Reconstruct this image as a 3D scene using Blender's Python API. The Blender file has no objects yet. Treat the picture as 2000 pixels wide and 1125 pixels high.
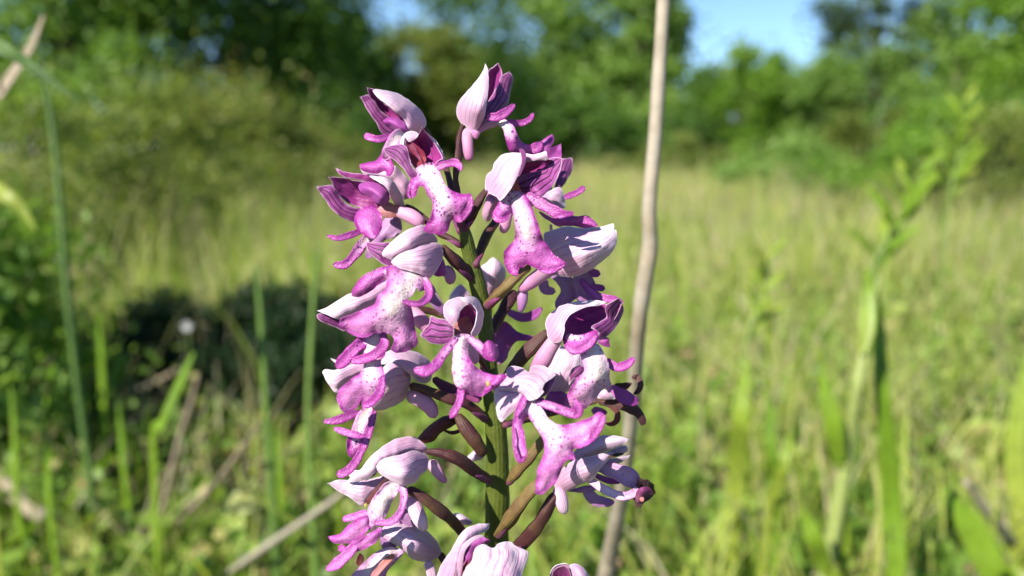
import bpy, math, random
import numpy as np
from mathutils import Vector, noise
from mathutils.geometry import delaunay_2d_cdt

scene = bpy.context.scene
R = math.radians
rng = np.random.default_rng(7)
random.seed(7)

# ------------------------------------------------------------ camera
CAM = Vector((0.0, -0.115, 0.33))
PITCH = R(9.8)
FPX = 1570.0            # focal length in photograph pixels (2000 wide)
FOC = 0.115             # focus distance
cd = bpy.data.cameras.new("camera")
cam = bpy.data.objects.new("camera", cd)
scene.collection.objects.link(cam)
cam.location = CAM
cam.rotation_euler = (R(90) - PITCH, 0, 0)
cd.sensor_width = 36.0
cd.lens = 36.0 * FPX / 2000.0
cd.clip_start = 0.005
cd.clip_end = 400.0
cd.dof.use_dof = True
cd.dof.focus_distance = FOC - 0.006
cd.dof.aperture_fstop = 15.0
cd.dof.aperture_blades = 0
scene.camera = cam
FWD = Vector((0, math.cos(PITCH), -math.sin(PITCH)))
UP = Vector((0, math.sin(PITCH), math.cos(PITCH)))
RT = Vector((1, 0, 0))

# ------------------------------------------------------------ light
TOSUN = Vector((-0.53, -0.59, 0.61)).normalized()
ELEV = math.asin(TOSUN.z)
AZ = math.atan2(TOSUN.x, TOSUN.y)
world = bpy.data.worlds.new("World")
scene.world = world
world.use_nodes = True
wn = world.node_tree.nodes
wl = world.node_tree.links
bg = wn["Background"]
sky = wn.new("ShaderNodeTexSky")
sky.sky_type = 'NISHITA'
sky.sun_disc = False
sky.sun_elevation = ELEV
sky.sun_rotation = AZ
sky.air_density = 1.0
sky.dust_density = 0.1
sky.altitude = 1200.0
sky.ozone_density = 6.0
wl.new(sky.outputs[0], bg.inputs[0])
bg.inputs[1].default_value = 0.09
sd = bpy.data.lights.new("sun", 'SUN')
sd.energy = 5.0
sd.angle = R(0.53)
sd.color = (1.0, 0.95, 0.87)
sun = bpy.data.objects.new("sun", sd)
scene.collection.objects.link(sun)
sun.location = TOSUN * 20
sun.rotation_euler = TOSUN.to_track_quat('Z', 'Y').to_euler()

vs = scene.view_settings
vs.view_transform = 'Standard'
vs.look = 'None'
vs.exposure = 1.1
vs.gamma = 1.0
vs.use_curve_mapping = False
scene.cycles.use_denoising = True
scene.cycles.max_bounces = 8
scene.cycles.transparent_max_bounces = 8
scene.cycles.sample_clamp_indirect = 6.0

# ------------------------------------------------------------ helpers
col = scene.collection

def point_at(x, y, depth):
    """photograph pixel + distance along the view axis -> point in the world"""
    return CAM + depth * (FWD + RT * ((x - 1000.0) / FPX) + UP * ((562.5 - y) / FPX))

def tag(o, label=None, category=None, group=None, kind=None):
    if label: o["label"] = label
    if category: o["category"] = category
    if group: o["group"] = group
    if kind: o["kind"] = kind
    return o

def empty(name, loc):
    o = bpy.data.objects.new(name, None)
    o.empty_display_size = 0.01
    o.location = loc
    col.objects.link(o)
    return o

def fast_mesh(name, verts, faces, mats, attrs=None, smooth=True, midx=None):
    """verts (N,3); faces: list of arrays (n,k) of one polygon size each"""
    me = bpy.data.meshes.new(name)
    verts = np.asarray(verts, dtype=np.float32)
    me.vertices.add(len(verts))
    me.vertices.foreach_set("co", verts.ravel())
    faces = [np.asarray(f, dtype=np.int32) for f in faces if len(f)]
    nl = sum(f.size for f in faces)
    npoly = sum(len(f) for f in faces)
    me.loops.add(nl)
    me.polygons.add(npoly)
    me.loops.foreach_set("vertex_index", np.concatenate([f.ravel() for f in faces]))
    tot = np.concatenate([np.full(len(f), f.shape[1], dtype=np.int32) for f in faces])
    start = np.concatenate([[0], np.cumsum(tot)[:-1]]).astype(np.int32)
    me.polygons.foreach_set("loop_start", start)
    if smooth:
        me.polygons.foreach_set("use_smooth", np.ones(npoly, dtype=bool))
    if midx is not None:
        me.polygons.foreach_set("material_index", np.asarray(midx, dtype=np.int32))
    for m in mats:
        me.materials.append(m)
    for k, a in (attrs or {}).items():
        a = np.asarray(a, dtype=np.float32)
        if a.ndim == 1:
            at = me.attributes.new(k, 'FLOAT', 'POINT')
            at.data.foreach_set("value", a)
        else:
            at = me.attributes.new(k, 'FLOAT_VECTOR', 'POINT')
            at.data.foreach_set("vector", a.ravel())
    me.update(calc_edges=True)
    me.validate()
    return me

def mesh_object(name, me, parent=None):
    o = bpy.data.objects.new(name, me)
    col.objects.link(o)
    if parent:
        o.parent = parent
    return o

# ------------------------------------------------------------ materials
class NT:
    def __init__(self, name):
        self.m = bpy.data.materials.new(name)
        self.m.use_nodes = True
        self.t = self.m.node_tree
        self.n = self.t.nodes
        self.n.clear()
        self.out = self.n.new("ShaderNodeOutputMaterial")
    def node(self, typ, **kw):
        nd = self.n.new(typ)
        for k, v in kw.items():
            setattr(nd, k, v)
        return nd
    def link(self, a, b):
        self.t.links.new(a, b)
    def put(self, sock, v):
        if isinstance(v, bpy.types.NodeSocket):
            self.link(v, sock)
        elif isinstance(v, tuple) and len(v) == 3 and sock.type == 'RGBA':
            sock.default_value = (*v, 1)
        else:
            sock.default_value = v
    def math(self, op, a, b=0.0, c=0.0, clamp=False):
        nd = self.node("ShaderNodeMath", operation=op, use_clamp=clamp)
        for i, v in enumerate((a, b, c)):
            self.put(nd.inputs[i], v)
        return nd.outputs[0]
    def ramp(self, v, a, b):
        nd = self.node("ShaderNodeMapRange", interpolation_type='SMOOTHSTEP')
        self.put(nd.inputs[0], v)
        nd.inputs[1].default_value = a
        nd.inputs[2].default_value = b
        return nd.outputs[0]
    def mix(self, f, a, b, mode='MIX'):
        nd = self.node("ShaderNodeMix", data_type='RGBA', blend_type=mode)
        self.put(nd.inputs[0], f)
        self.put(nd.inputs[6], a)
        self.put(nd.inputs[7], b)
        return nd.outputs[2]
    def attr(self, name):
        nd = self.node("ShaderNodeAttribute", attribute_name=name)
        return nd
    def sep(self, v):
        nd = self.node("ShaderNodeSeparateXYZ")
        self.link(v, nd.inputs[0])
        return nd.outputs
    def obj(self):
        return self.node("ShaderNodeTexCoord").outputs["Object"]
    def noise(self, vec, scale, detail=3.0, rough=0.55):
        nd = self.node("ShaderNodeTexNoise")
        if vec is not None: self.link(vec, nd.inputs["Vector"])
        nd.inputs["Scale"].default_value = scale
        nd.inputs["Detail"].default_value = detail
        nd.inputs["Roughness"].default_value = rough
        return nd.outputs[0]
    def bump(self, h, strength, dist):
        nd = self.node("ShaderNodeBump")
        nd.inputs["Strength"].default_value = strength
        nd.inputs["Distance"].default_value = dist
        self.link(h, nd.inputs["Height"])
        return nd.outputs[0]
    def finish(self, color, rough=0.5, spec=0.4, trans=0.0, tcolor=None, normal=None, sheen=0.0):
        p = self.node("ShaderNodeBsdfPrincipled")
        self.put(p.inputs["Base Color"], color)
        self.put(p.inputs["Roughness"], rough)
        p.inputs["Specular IOR Level"].default_value = spec
        if sheen:
            p.inputs["Sheen Weight"].default_value = sheen
            p.inputs["Sheen Roughness"].default_value = 0.4
        if normal is not None:
            self.link(normal, p.inputs["Normal"])
        if trans > 0:
            t = self.node("ShaderNodeBsdfTranslucent")
            self.put(t.inputs[0], tcolor if tcolor is not None else color)
            if normal is not None:
                self.link(normal, t.inputs["Normal"])
            mx = self.node("ShaderNodeMixShader")
            mx.inputs[0].default_value = trans
            self.link(p.outputs[0], mx.inputs[1])
            self.link(t.outputs[0], mx.inputs[2])
            self.link(mx.outputs[0], self.out.inputs[0])
        else:
            self.link(p.outputs[0], self.out.inputs[0])
        return self.m

def petal_material(name, base, tip, vein, vein_amt, nveins, vein_w, root, trans=0.3, mottle=0.25, edgecol=None, bumpk=0.5, pale=None, val=0.68):
    """pv = (along, across, edge closeness) and pc = (core, fade, random) are stored on the mesh"""
    t = NT(name)
    u, v, e = t.sep(t.attr("pv").outputs["Vector"])
    core, fade, rnd = t.sep(t.attr("pc").outputs["Vector"])
    oc = t.obj()
    n1 = t.noise(oc, 260.0, 3.0)
    n2 = t.noise(oc, 1300.0, 4.0, 0.65)
    vd = t.math('ADD', v, t.math('MULTIPLY', t.math('SUBTRACT', n1, 0.5), 0.32))
    # veins: lines of equal "across", meeting at both ends
    fr = t.math('ABSOLUTE', t.math('SUBTRACT', t.math('FRACT', t.math('MULTIPLY_ADD', vd, nveins * 0.5, 0.5 * nveins + 0.5)), 0.5))
    line = t.ramp(fr, vein_w, 0.02)
    fine = t.math('ABSOLUTE', t.math('SUBTRACT', t.math('FRACT', t.math('MULTIPLY_ADD', vd, nveins * 1.55, 7.0)), 0.5))
    fline = t.math('MULTIPLY', t.ramp(fine, 0.3, 0.0), 0.35)
    veinmask = t.math('MULTIPLY', t.math('MAXIMUM', line, fline), t.math('MULTIPLY', vein_amt, t.math('MULTIPLY_ADD', t.noise(oc, 700.0, 2.0), 2.2, -0.25)), clamp=True)
    c = t.mix(t.ramp(u, 0.0, 0.95), root, tip)
    c = t.mix(t.math('MULTIPLY', t.ramp(n2, 0.35, 0.7), mottle), c, base)
    c = t.mix(t.math('MULTIPLY', t.ramp(n1, 0.42, 0.68), mottle), c, root)
    c = t.mix(veinmask, c, vein)
    if edgecol is not None:
        c = t.mix(t.math('MULTIPLY', t.ramp(e, 0.16, 0.02), 0.85), c, edgecol)
    # old florets bleach
    c = t.mix(fade, c, pale or (0.66, 0.5, 0.62))
    hs = t.node("ShaderNodeHueSaturation")
    t.put(hs.inputs["Value"], t.math('MULTIPLY_ADD', rnd, 0.12, val))
    t.link(c, hs.inputs["Color"])
    c = hs.outputs[0]
    h = t.math('ADD', t.math('MULTIPLY', veinmask, -0.9), t.math('MULTIPLY', n2, 0.55))
    return t.finish(c, 0.46, 0.35, trans, c, t.bump(h, bumpk, 0.00025), sheen=0.1)

def lip_material(name, rim, mid, cream, spot, spots=1.0, pinkish=(0.98, 0.56, 0.82)):
    t = NT(name)
    u, v, e = t.sep(t.attr("pv").outputs["Vector"])
    core, fade, rnd = t.sep(t.attr("pc").outputs["Vector"])
    oc = t.obj()
    n1 = t.noise(oc, 420.0, 3.0)
    n2 = t.noise(oc, 3600.0, 2.0, 0.6)
    cc = t.math('ADD', core, t.math('MULTIPLY', t.math('SUBTRACT', n1, 0.5), 0.45))
    c = t.mix(t.ramp(e, 0.05, 1.0), rim, mid)
    c = t.mix(t.math('MULTIPLY', t.ramp(n1, 0.35, 0.7), 0.5), c, rim)
    c = t.mix(t.math('MULTIPLY', t.ramp(n2, 0.5, 0.68), 0.22), c, (0.86, 0.46, 0.78))
    c = t.mix(t.math('MULTIPLY', t.ramp(t.noise(oc, 2100.0, 3.0, 0.7), 0.52, 0.36), 0.22), c, (0.40, 0.03, 0.32))
    c = t.mix(t.math('MULTIPLY', t.ramp(cc, 0.08, 0.5), 0.75), c, pinkish)
    c = t.mix(t.ramp(cc, 0.42, 0.98), c, cream)
    # tufts of dark hairs in rows of dots
    vo = t.node("ShaderNodeTexVoronoi", feature='F1')
    t.link(oc, vo.inputs["Vector"])
    vo.inputs["Scale"].default_value = 2000.0
    rsep = t.sep(vo.outputs["Color"])
    size = t.math('MULTIPLY_ADD', rsep[0], 0.28, 0.17)
    dot = t.ramp(t.math('SUBTRACT', vo.outputs["Distance"], size), 0.06, -0.06)
    keep = t.ramp(rsep[1], 0.26, 0.32)
    zone = t.math('MULTIPLY', t.ramp(core, 0.0, 0.12), t.ramp(core, 1.2, 0.6))
    dm = t.math('MULTIPLY', t.math('MULTIPLY', dot, keep), t.math('MULTIPLY', zone, 0.9 * spots))
    c = t.mix(dm, c, spot)
    c = t.mix(fade, c, (0.72, 0.52, 0.66))
    hs = t.node("ShaderNodeHueSaturation")
    t.put(hs.inputs["Value"], t.math('MULTIPLY_ADD', rnd, 0.14, 0.60))
    t.link(c, hs.inputs["Color"])
    c = hs.outputs[0]
    vb = t.node("ShaderNodeTexVoronoi", feature='SMOOTH_F1')
    t.link(oc, vb.inputs["Vector"])
    vb.inputs["Scale"].default_value = 5200.0
    hh = t.math('ADD', t.math('ADD', t.math('MULTIPLY', vb.outputs["Distance"], -0.6), n2), t.math('MULTIPLY', t.noise(oc, 1300.0, 3.0), 1.4))
    return t.finish(c, 0.42, 0.45, 0.2, c, t.bump(hh, 0.65, 0.00015), sheen=0.15)

M = {}
M['pale'] = petal_material('pale lilac sepal outside', (0.90, 0.54, 0.74), (0.96, 0.78, 0.85), (0.60, 0.19, 0.48), 0.65, 6, 0.12,
                           (0.84, 0.47, 0.67), 0.22, 0.4, (0.95, 0.86, 0.90))
M['palegrey'] = petal_material('greyish lilac sepal outside', (0.82, 0.51, 0.71), (0.90, 0.70, 0.81), (0.50, 0.17, 0.44), 0.55, 5, 0.11,
                               (0.76, 0.42, 0.63), 0.22, 0.45, (0.86, 0.76, 0.84))
M['inner'] = petal_material('magenta sepal inside', (0.30, 0.024, 0.20), (0.44, 0.055, 0.32), (0.14, 0.008, 0.10), 0.7, 4, 0.09,
                            (0.40, 0.04, 0.25), 0.20, 0.4, (0.74, 0.40, 0.62), pale=(0.5, 0.3, 0.46), val=0.66)
M['stripe'] = petal_material('striped purple petal', (0.26, 0.035, 0.20), (0.46, 0.11, 0.38), (0.04, 0.002, 0.03), 1.5, 4, 0.16,
                             (0.38, 0.075, 0.30), 0.2, 0.6, (0.76, 0.48, 0.66), pale=(0.5, 0.3, 0.46), val=0.66)
M['purple'] = petal_material('plain violet petal', (0.47, 0.075, 0.41), (0.42, 0.055, 0.38), (0.26, 0.02, 0.22), 0.3, 3, 0.1,
                             (0.54, 0.13, 0.46), 0.32, 0.4)
M['lilac'] = petal_material('soft lilac lip back', (0.54, 0.24, 0.54), (0.48, 0.17, 0.48), (0.34, 0.08, 0.36), 0.35, 4, 0.1,
                            (0.64, 0.38, 0.60), 0.34, 0.45)
M['spur'] = petal_material('rosy spur', (0.80, 0.38, 0.60), (0.76, 0.28, 0.55), (0.6, 0.16, 0.42), 0.2, 3, 0.1,
                           (0.86, 0.56, 0.70), 0.36, 0.35)
M['throat'] = petal_material('salmon throat', (0.64, 0.24, 0.22), (0.72, 0.32, 0.34), (0.40, 0.06, 0.07), 0.3, 4, 0.1,
                             (0.60, 0.2, 0.14), 0.25, 0.45)
M['maroon'] = petal_material('dark maroon throat', (0.17, 0.012, 0.035), (0.24, 0.018, 0.08), (0.08, 0.004, 0.02), 0.5, 4, 0.1,
                             (0.28, 0.03, 0.045), 0.15, 0.4)
M['wither'] = petal_material('withered brown petal', (0.10, 0.035, 0.03), (0.07, 0.02, 0.03), (0.03, 0.01, 0.012), 0.6, 4, 0.15,
                             (0.17, 0.07, 0.05), 0.1, 0.6, bumpk=0.9)
M['redbract'] = petal_material('red-brown bract', (0.16, 0.03, 0.03), (0.24, 0.055, 0.05), (0.08, 0.01, 0.012), 0.5, 5, 0.12,
                               (0.09, 0.02, 0.018), 0.25, 0.4)
M['bract'] = petal_material('purple bract', (0.24, 0.04, 0.13), (0.32, 0.05, 0.22), (0.10, 0.012, 0.06), 0.4, 4, 0.1,
                            (0.18, 0.05, 0.08), 0.2, 0.4)
M['pollen'] = petal_material('yellow pollen', (0.6, 0.42, 0.05), (0.65, 0.5, 0.1), (0.4, 0.25, 0.02), 0.1, 3, 0.1, (0.55, 0.4, 0.08), 0.1, 0.4)
M['lip'] = lip_material('spotted lip', (0.44, 0.022, 0.33), (0.70, 0.17, 0.56), (1.06, 0.87, 0.78), (0.22, 0.012, 0.22))
M['liplight'] = lip_material('pale spotted lip', (0.56, 0.08, 0.45), (0.80, 0.31, 0.64), (1.06, 0.88, 0.81), (0.38, 0.03, 0.30), 0.8)
M['lipback'] = lip_material('lip underside', (0.50, 0.10, 0.43), (0.62, 0.25, 0.56), (0.72, 0.42, 0.64), (0.36, 0.08, 0.36), 0.0)

def stalk_material(name, green, brown, dark, mixlo, mixhi, along=700.0):
    t = NT(name)
    u, v, e = t.sep(t.attr("pv").outputs["Vector"])
    core, fade, rnd = t.sep(t.attr("pc").outputs["Vector"])
    oc = t.obj()
    n1 = t.noise(oc, 210.0, 3.0)
    n2 = t.noise(oc, 1500.0, 4.0, 0.6)
    st = t.math('ABSOLUTE', t.math('SUBTRACT', t.math('FRACT', t.math('ADD', t.math('MULTIPLY', v, 3.0), t.math('MULTIPLY', u, 1.6))), 0.5))
    k = t.math('ADD', t.math('ADD', n1, t.math('MULTIPLY', st, 0.35)), t.math('MULTIPLY', fade, 0.4))
    c = t.mix(t.ramp(k, mixlo, mixhi), green, brown)
    c = t.mix(t.math('MULTIPLY', t.ramp(st, 0.16, 0.0), t.ramp(n1, 0.35, 0.7)), c, dark)
    c = t.mix(t.math('MULTIPLY', t.ramp(n2, 0.45, 0.75), 0.35), c, dark)
    h = t.math('ADD', t.math('MULTIPLY', st, 0.7), n2)
    return t.finish(c, 0.52, 0.3, 0.08, c, t.bump(h, 0.5, 0.00025))

M['stem'] = stalk_material('green orchid stem', (0.075, 0.097, 0.012), (0.066, 0.047, 0.012), (0.045, 0.055, 0.009), 0.6, 1.1)
M['ovary'] = stalk_material('brown twisted ovary', (0.085, 0.046, 0.020), (0.066, 0.019, 0.024), (0.028, 0.008, 0.013), 0.34, 0.72)
M['ovarygreen'] = stalk_material('olive twisted ovary', (0.17, 0.12, 0.034), (0.105, 0.048, 0.028), (0.055, 0.022, 0.018), 0.45, 0.85)

# ------------------------------------------------------------ petal geometry
CROPS = {'A': (600.0, 100.0), 'B': (600.0, 420.0), 'C': (600.0, 725.0)}
CS = 700.0 / 1969.0
DET = 4.2          # spacing of the petal mesh, photograph pixels
SHRINK = {}

def parse(crop, s):
    ox, oy = CROPS[crop]
    pts, sharp = [], []
    for tok in s.split():
        sh = tok.endswith('*')
        x, y = tok.rstrip('*').split(',')
        pts.append((ox + float(x) * CS, oy + float(y) * CS))
        sharp.append(sh)
    return np.array(pts), sharp

def cat(p0, p1, p2, p3, t):
    t = t[:, None]
    return 0.5 * ((2 * p1) + (-p0 + p2) * t + (2 * p0 - 5 * p1 + 4 * p2 - p3) * t**2 + (-p0 + 3 * p1 - 3 * p2 + p3) * t**3)

def closed_curve(pts, sharp, step):
    n = len(pts)
    out = []
    for i in range(n):
        p0, p1, p2, p3 = pts[i - 1], pts[i], pts[(i + 1) % n], pts[(i + 2) % n]
        if sharp[i]: p0 = p1
        if sharp[(i + 1) % n]: p3 = p2
        m = max(2, int(np.linalg.norm(p2 - p1) / step))
        out.append(cat(p0, p1, p2, p3, np.arange(m) / m))
    return np.concatenate(out)

def open_curve(pts, step):
    n = len(pts)
    out = []
    for i in range(n - 1):
        p0 = pts[i - 1] if i > 0 else 2 * pts[0] - pts[1]
        p3 = pts[i + 2] if i + 2 < n else 2 * pts[-1] - pts[-2]
        m = max(2, int(np.linalg.norm((pts[i + 1] - pts[i])[:2]) / step))
        out.append(cat(p0, pts[i], pts[i + 1], p3, np.arange(m) / m))
    out.append(pts[-1:])
    return np.concatenate(out)

def seg_dist(P, A, B):
    """distance of points P (n,2) to segments A-B (m,2)"""
    d = B - A
    l2 = np.maximum((d**2).sum(1), 1e-9)
    t = np.clip(((P[:, None, :] - A[None]) * d[None]).sum(2) / l2, 0, 1)
    q = A[None] + t[..., None] * d[None]
    return np.sqrt(((P[:, None, :] - q)**2).sum(2))

def inside(P, poly):
    x, y = P[:, 0], P[:, 1]
    res = np.zeros(len(P), bool)
    a = poly
    b = np.roll(poly, -1, axis=0)
    for (x1, y1), (x2, y2) in zip(a, b):
        if y1 == y2: continue
        c = ((y1 > y) != (y2 > y)) & (x < (x2 - x1) * (y - y1) / (y2 - y1) + x1)
        res ^= c
    return res

def depth_field(crop, keys):
    if not isinstance(keys, (list, tuple)):
        return lambda P: np.full(len(P), float(keys))
    ox, oy = CROPS[crop]
    K = np.array([(ox + x * CS, oy + y * CS) for x, y, d in keys])
    D = np.array([d for x, y, d in keys], float)
    n = len(K)
    c2 = 30.0**2
    ph = lambda A, B: np.sqrt(((A[:, None] - B[None])**2).sum(2) + c2)
    Mx = np.zeros((n + 1, n + 1))
    Mx[:n, :n] = ph(K, K)
    Mx[:n, n] = 1
    Mx[n, :n] = 1
    w = np.linalg.solve(Mx + np.eye(n + 1) * 1e-6, np.append(D, 0))
    return lambda P: ph(P, K) @ w[:n] + w[n]

def nz(x, y, z):
    return noise.noise(Vector((x, y, z)))

class Acc:
    """collects the sheets and limbs of one petal, lip or stalk into one mesh"""
    def __init__(self):
        self.v, self.pv, self.pc = [], [], []
        self.f3, self.m3, self.f4, self.m4 = [], [], [], []
        self.mats = []
        self.n = 0
    def mi(self, key):
        if key not in self.mats:
            self.mats.append(key)
        return self.mats.index(key)
    def add(self, v, pv, pc):
        b = self.n
        self.v.append(v); self.pv.append(pv); self.pc.append(pc)
        self.n += len(v)
        return b
    def build(self, name, base, parent):
        v = np.concatenate(self.v) - np.array(base)
        me = fast_mesh(name, v, [np.array(self.f3, int).reshape(-1, 3), np.array(self.f4, int).reshape(-1, 4)],
                       [M[k] for k in self.mats],
                       {"pv": np.concatenate(self.pv), "pc": np.concatenate(self.pc)},
                       True, list(self.m3) + list(self.m4))
        return mesh_object(name, me, parent)

SEED = [0]

def sheet(acc, crop, outline, d, b=1.0, front='pale', back='inner', axis=None, core=None, cw=20.0, th=0.13,
          fade=0.0, ruffle=0.28, pillow=False, ridge=0.24):
    """a thin curved sheet: outline, depth field in mm, dome height b in mm, real thickness th in mm"""
    SEED[0] += 1
    sd_ = SEED[0] * 3.17
    pts, sharp = parse(crop, outline)
    poly = closed_curve(pts, sharp, 3.2)
    cen = poly.mean(0)
    # tiny irregularities of the margin
    off = np.array([nz(p[0] * 0.07, p[1] * 0.07, sd_) for p in poly]) * 1.5
    tang = np.roll(poly, -1, 0) - np.roll(poly, 1, 0)
    tang /= np.maximum(np.linalg.norm(tang, axis=1), 1e-6)[:, None]
    poly = poly + np.stack([tang[:, 1], -tang[:, 0]], 1) * off[:, None]
    lo, hi = poly.min(0), poly.max(0)
    gx = np.arange(lo[0], hi[0], DET)
    rows = np.arange(lo[1], hi[1], DET * 0.87)
    G = np.array([(x + (DET / 2 if j % 2 else 0), y) for j, y in enumerate(rows) for x in gx])
    G = G + rng.uniform(-0.5, 0.5, G.shape)
    G = G[inside(G, poly)]
    A_, B_ = poly, np.roll(poly, -1, 0)
    if len(G):
        G = G[seg_dist(G, A_, B_).min(1) > DET * 0.55]
    nb = len(poly)
    allp = [Vector(p) for p in poly] + [Vector(p) for p in G]
    res = delaunay_2d_cdt(allp, [], [list(range(nb))], 1, 1e-4)
    P = np.array([tuple(p) for p in res[0]])
    tris = []
    for f in res[2]:
        for k in range(1, len(f) - 1):
            tris.append((f[0], f[k], f[k + 1]))
    tris = np.array(tris)
    # make the winding face the camera
    a, bb, c = P[tris[:, 0]], P[tris[:, 1]], P[tris[:, 2]]
    ar = (bb[:, 0] - a[:, 0]) * (c[:, 1] - a[:, 1]) - (bb[:, 1] - a[:, 1]) * (c[:, 0] - a[:, 0])
    tris[ar > 0] = tris[ar > 0][:, ::-1]
    ed = seg_dist(P, A_, B_).min(1)
    Rm = max(ed.max(), 6.0)
    t = np.clip(ed / Rm, 0, 1)
    dep = depth_field(crop, d)(P)
    rf = np.array([nz(p[0] * 0.022, p[1] * 0.022, sd_ + 5) for p in P]) * ruffle * 2.2
    rf += np.array([nz(p[0] * 0.06, p[1] * 0.06, sd_ + 9) for p in P]) * ruffle * (0.35 + 0.65 * (1 - t)**2)
    rf += np.array([nz(p[0] * 0.13, p[1] * 0.13, sd_ + 31) for p in P]) * ruffle * 0.22
    dep = dep + rf
    # petal coordinates
    if axis is None:
        # long axis by spread of the outline, from the end nearer the stem
        q = poly - cen
        w, V = np.linalg.eigh(q.T @ q)
        ax = V[:, 1]
        s = q @ ax
        e0, e1 = cen + ax * s.min(), cen + ax * s.max()
        if abs(e0[0] - 955) > abs(e1[0] - 955): e0, e1 = e1, e0
    else:
        ox, oy = CROPS[crop]
        e0 = np.array((ox + axis[0] * CS, oy + axis[1] * CS)); e1 = np.array((ox + axis[2] * CS, oy + axis[3] * CS))
    ax = e1 - e0
    L = max(np.linalg.norm(ax), 1.0)
    ax = ax / L
    px = np.array([-ax[1], ax[0]])
    def uv(Q):
        return (Q - e0) @ ax / L, (Q - e0) @ px
    bu, bs = uv(poly)
    nbins = 26
    edges = np.linspace(-0.02, 1.02, nbins)
    dense = np.concatenate([poly * (1 - k / 4) + np.roll(poly, -1, 0) * (k / 4) for k in range(4)])
    du, ds = uv(dense)
    idx = np.clip(np.digitize(du, edges) - 1, 0, nbins - 2)
    mn = np.full(nbins - 1, np.nan); mx = np.full(nbins - 1, np.nan)
    for k in range(nbins - 1):
        s_ = ds[idx == k]
        if len(s_): mn[k], mx[k] = s_.min(), s_.max()
    good = ~np.isnan(mn)
    ctr = (edges[:-1] + edges[1:]) / 2
    ker = np.ones(3) / 3
    mn = np.interp(ctr, ctr[good], mn[good]); mx = np.interp(ctr, ctr[good], mx[good])
    mn = np.convolve(np.pad(mn, 1, 'edge'), ker, 'valid'); mx = np.convolve(np.pad(mx, 1, 'edge'), ker, 'valid')
    uu, ss = uv(P)
    lo_, hi_ = np.interp(uu, ctr, mn), np.interp(uu, ctr, mx)
    vv = (ss - (lo_ + hi_) / 2) / np.maximum((hi_ - lo_) / 2, 3.0)
    vc = np.clip(vv, -1.15, 1.15)
    wid = np.clip((hi_ - lo_) / max((mx - mn).max(), 1e-3), 0.05, 1)
    if pillow:
        dep = dep - b * 0.5 * t * t * (3 - 2 * t)
        roll = np.array([nz(p[0] * 0.03, p[1] * 0.03, sd_ + 21) for p in P])
        dep = dep + (roll * 1.3 + 0.08) * (1 - t)**3 * min(1.0, Rm / 18.0)
    else:
        dep = dep - b * 1.08 * ((1 - vc**2) * wid * np.clip(0.55 + 1.8 * uu * (1 - uu), 0, 1) + 0.25 * t)
        rid = np.array([nz(v_ * 3.2 + sd_, u_ * 1.1, sd_) for u_, v_ in zip(uu, vv)])
        dep = dep + rid * ridge
    cr = np.zeros(len(P))
    if core is not None:
        sp, _ = parse(crop, core)
        sp = open_curve(sp, 6.0)
        dd = seg_dist(P, sp[:-1], sp[1:]).min(1)
        cr = np.clip(1 - dd / cw, 0, 1)
        fin = np.linalg.norm(P - sp[-1], axis=1)
        cr *= np.clip(0.35 + fin / (cw * 1.2), 0, 1)
    pv = np.stack([uu, vv, np.clip(ed / 14.0, 0, 1)], 1)
    pc = np.stack([cr, np.full(len(P), fade), np.full(len(P), rng.random())], 1)
    # world points
    D = FOC + dep / 1000.0
    W = (np.array(CAM)[None] + D[:, None] * (np.array(FWD)[None] + np.array(RT)[None] * ((P[:, 0] - 1000) / FPX)[:, None]
         + np.array(UP)[None] * ((562.5 - P[:, 1]) / FPX)[:, None]))
    # vertex normals
    fn = np.cross(W[tris[:, 1]] - W[tris[:, 0]], W[tris[:, 2]] - W[tris[:, 0]])
    N = np.zeros_like(W)
    for k in range(3):
        np.add.at(N, tris[:, k], fn)
    N /= np.maximum(np.linalg.norm(N, axis=1), 1e-12)[:, None]
    thick = th / 1000.0 * (0.6 + 0.4 * np.clip(ed / 7.0, 0, 1))
    Wf, Wb = W + N * thick[:, None] * 0.5, W - N * thick[:, None] * 0.5
    o = acc.add(np.concatenate([Wf, Wb]), np.concatenate([pv, pv]), np.concatenate([pc, pc]))
    n = len(P)
    mf, mb = acc.mi(front), acc.mi(back)
    acc.f3 += (tris + o).tolist(); acc.m3 += [mf] * len(tris)
    acc.f3 += (tris[:, ::-1] + o + n).tolist(); acc.m3 += [mb] * len(tris)
    # rim from the open edges
    from collections import Counter
    cnt = {}
    for tr in tris.tolist():
        for e_ in ((tr[0], tr[1]), (tr[1], tr[2]), (tr[2], tr[0])):
            k_ = (min(e_), max(e_))
            if k_ in cnt: cnt[k_] = None
            else: cnt[k_] = e_
    be = [e_ for e_ in cnt.values() if e_]
    ids = sorted({i for e_ in be for i in e_})
    pos = {i: k for k, i in enumerate(ids)}
    o2 = acc.add(np.concatenate([Wf[ids], Wb[ids]]), np.concatenate([pv[ids], pv[ids]]), np.concatenate([pc[ids], pc[ids]]))
    m_ = len(ids)
    for i, j in be:
        i, j = pos[i], pos[j]
        acc.f4.append((o2 + j, o2 + i, o2 + m_ + i, o2 + m_ + j)); acc.m4.append(mf)

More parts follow.
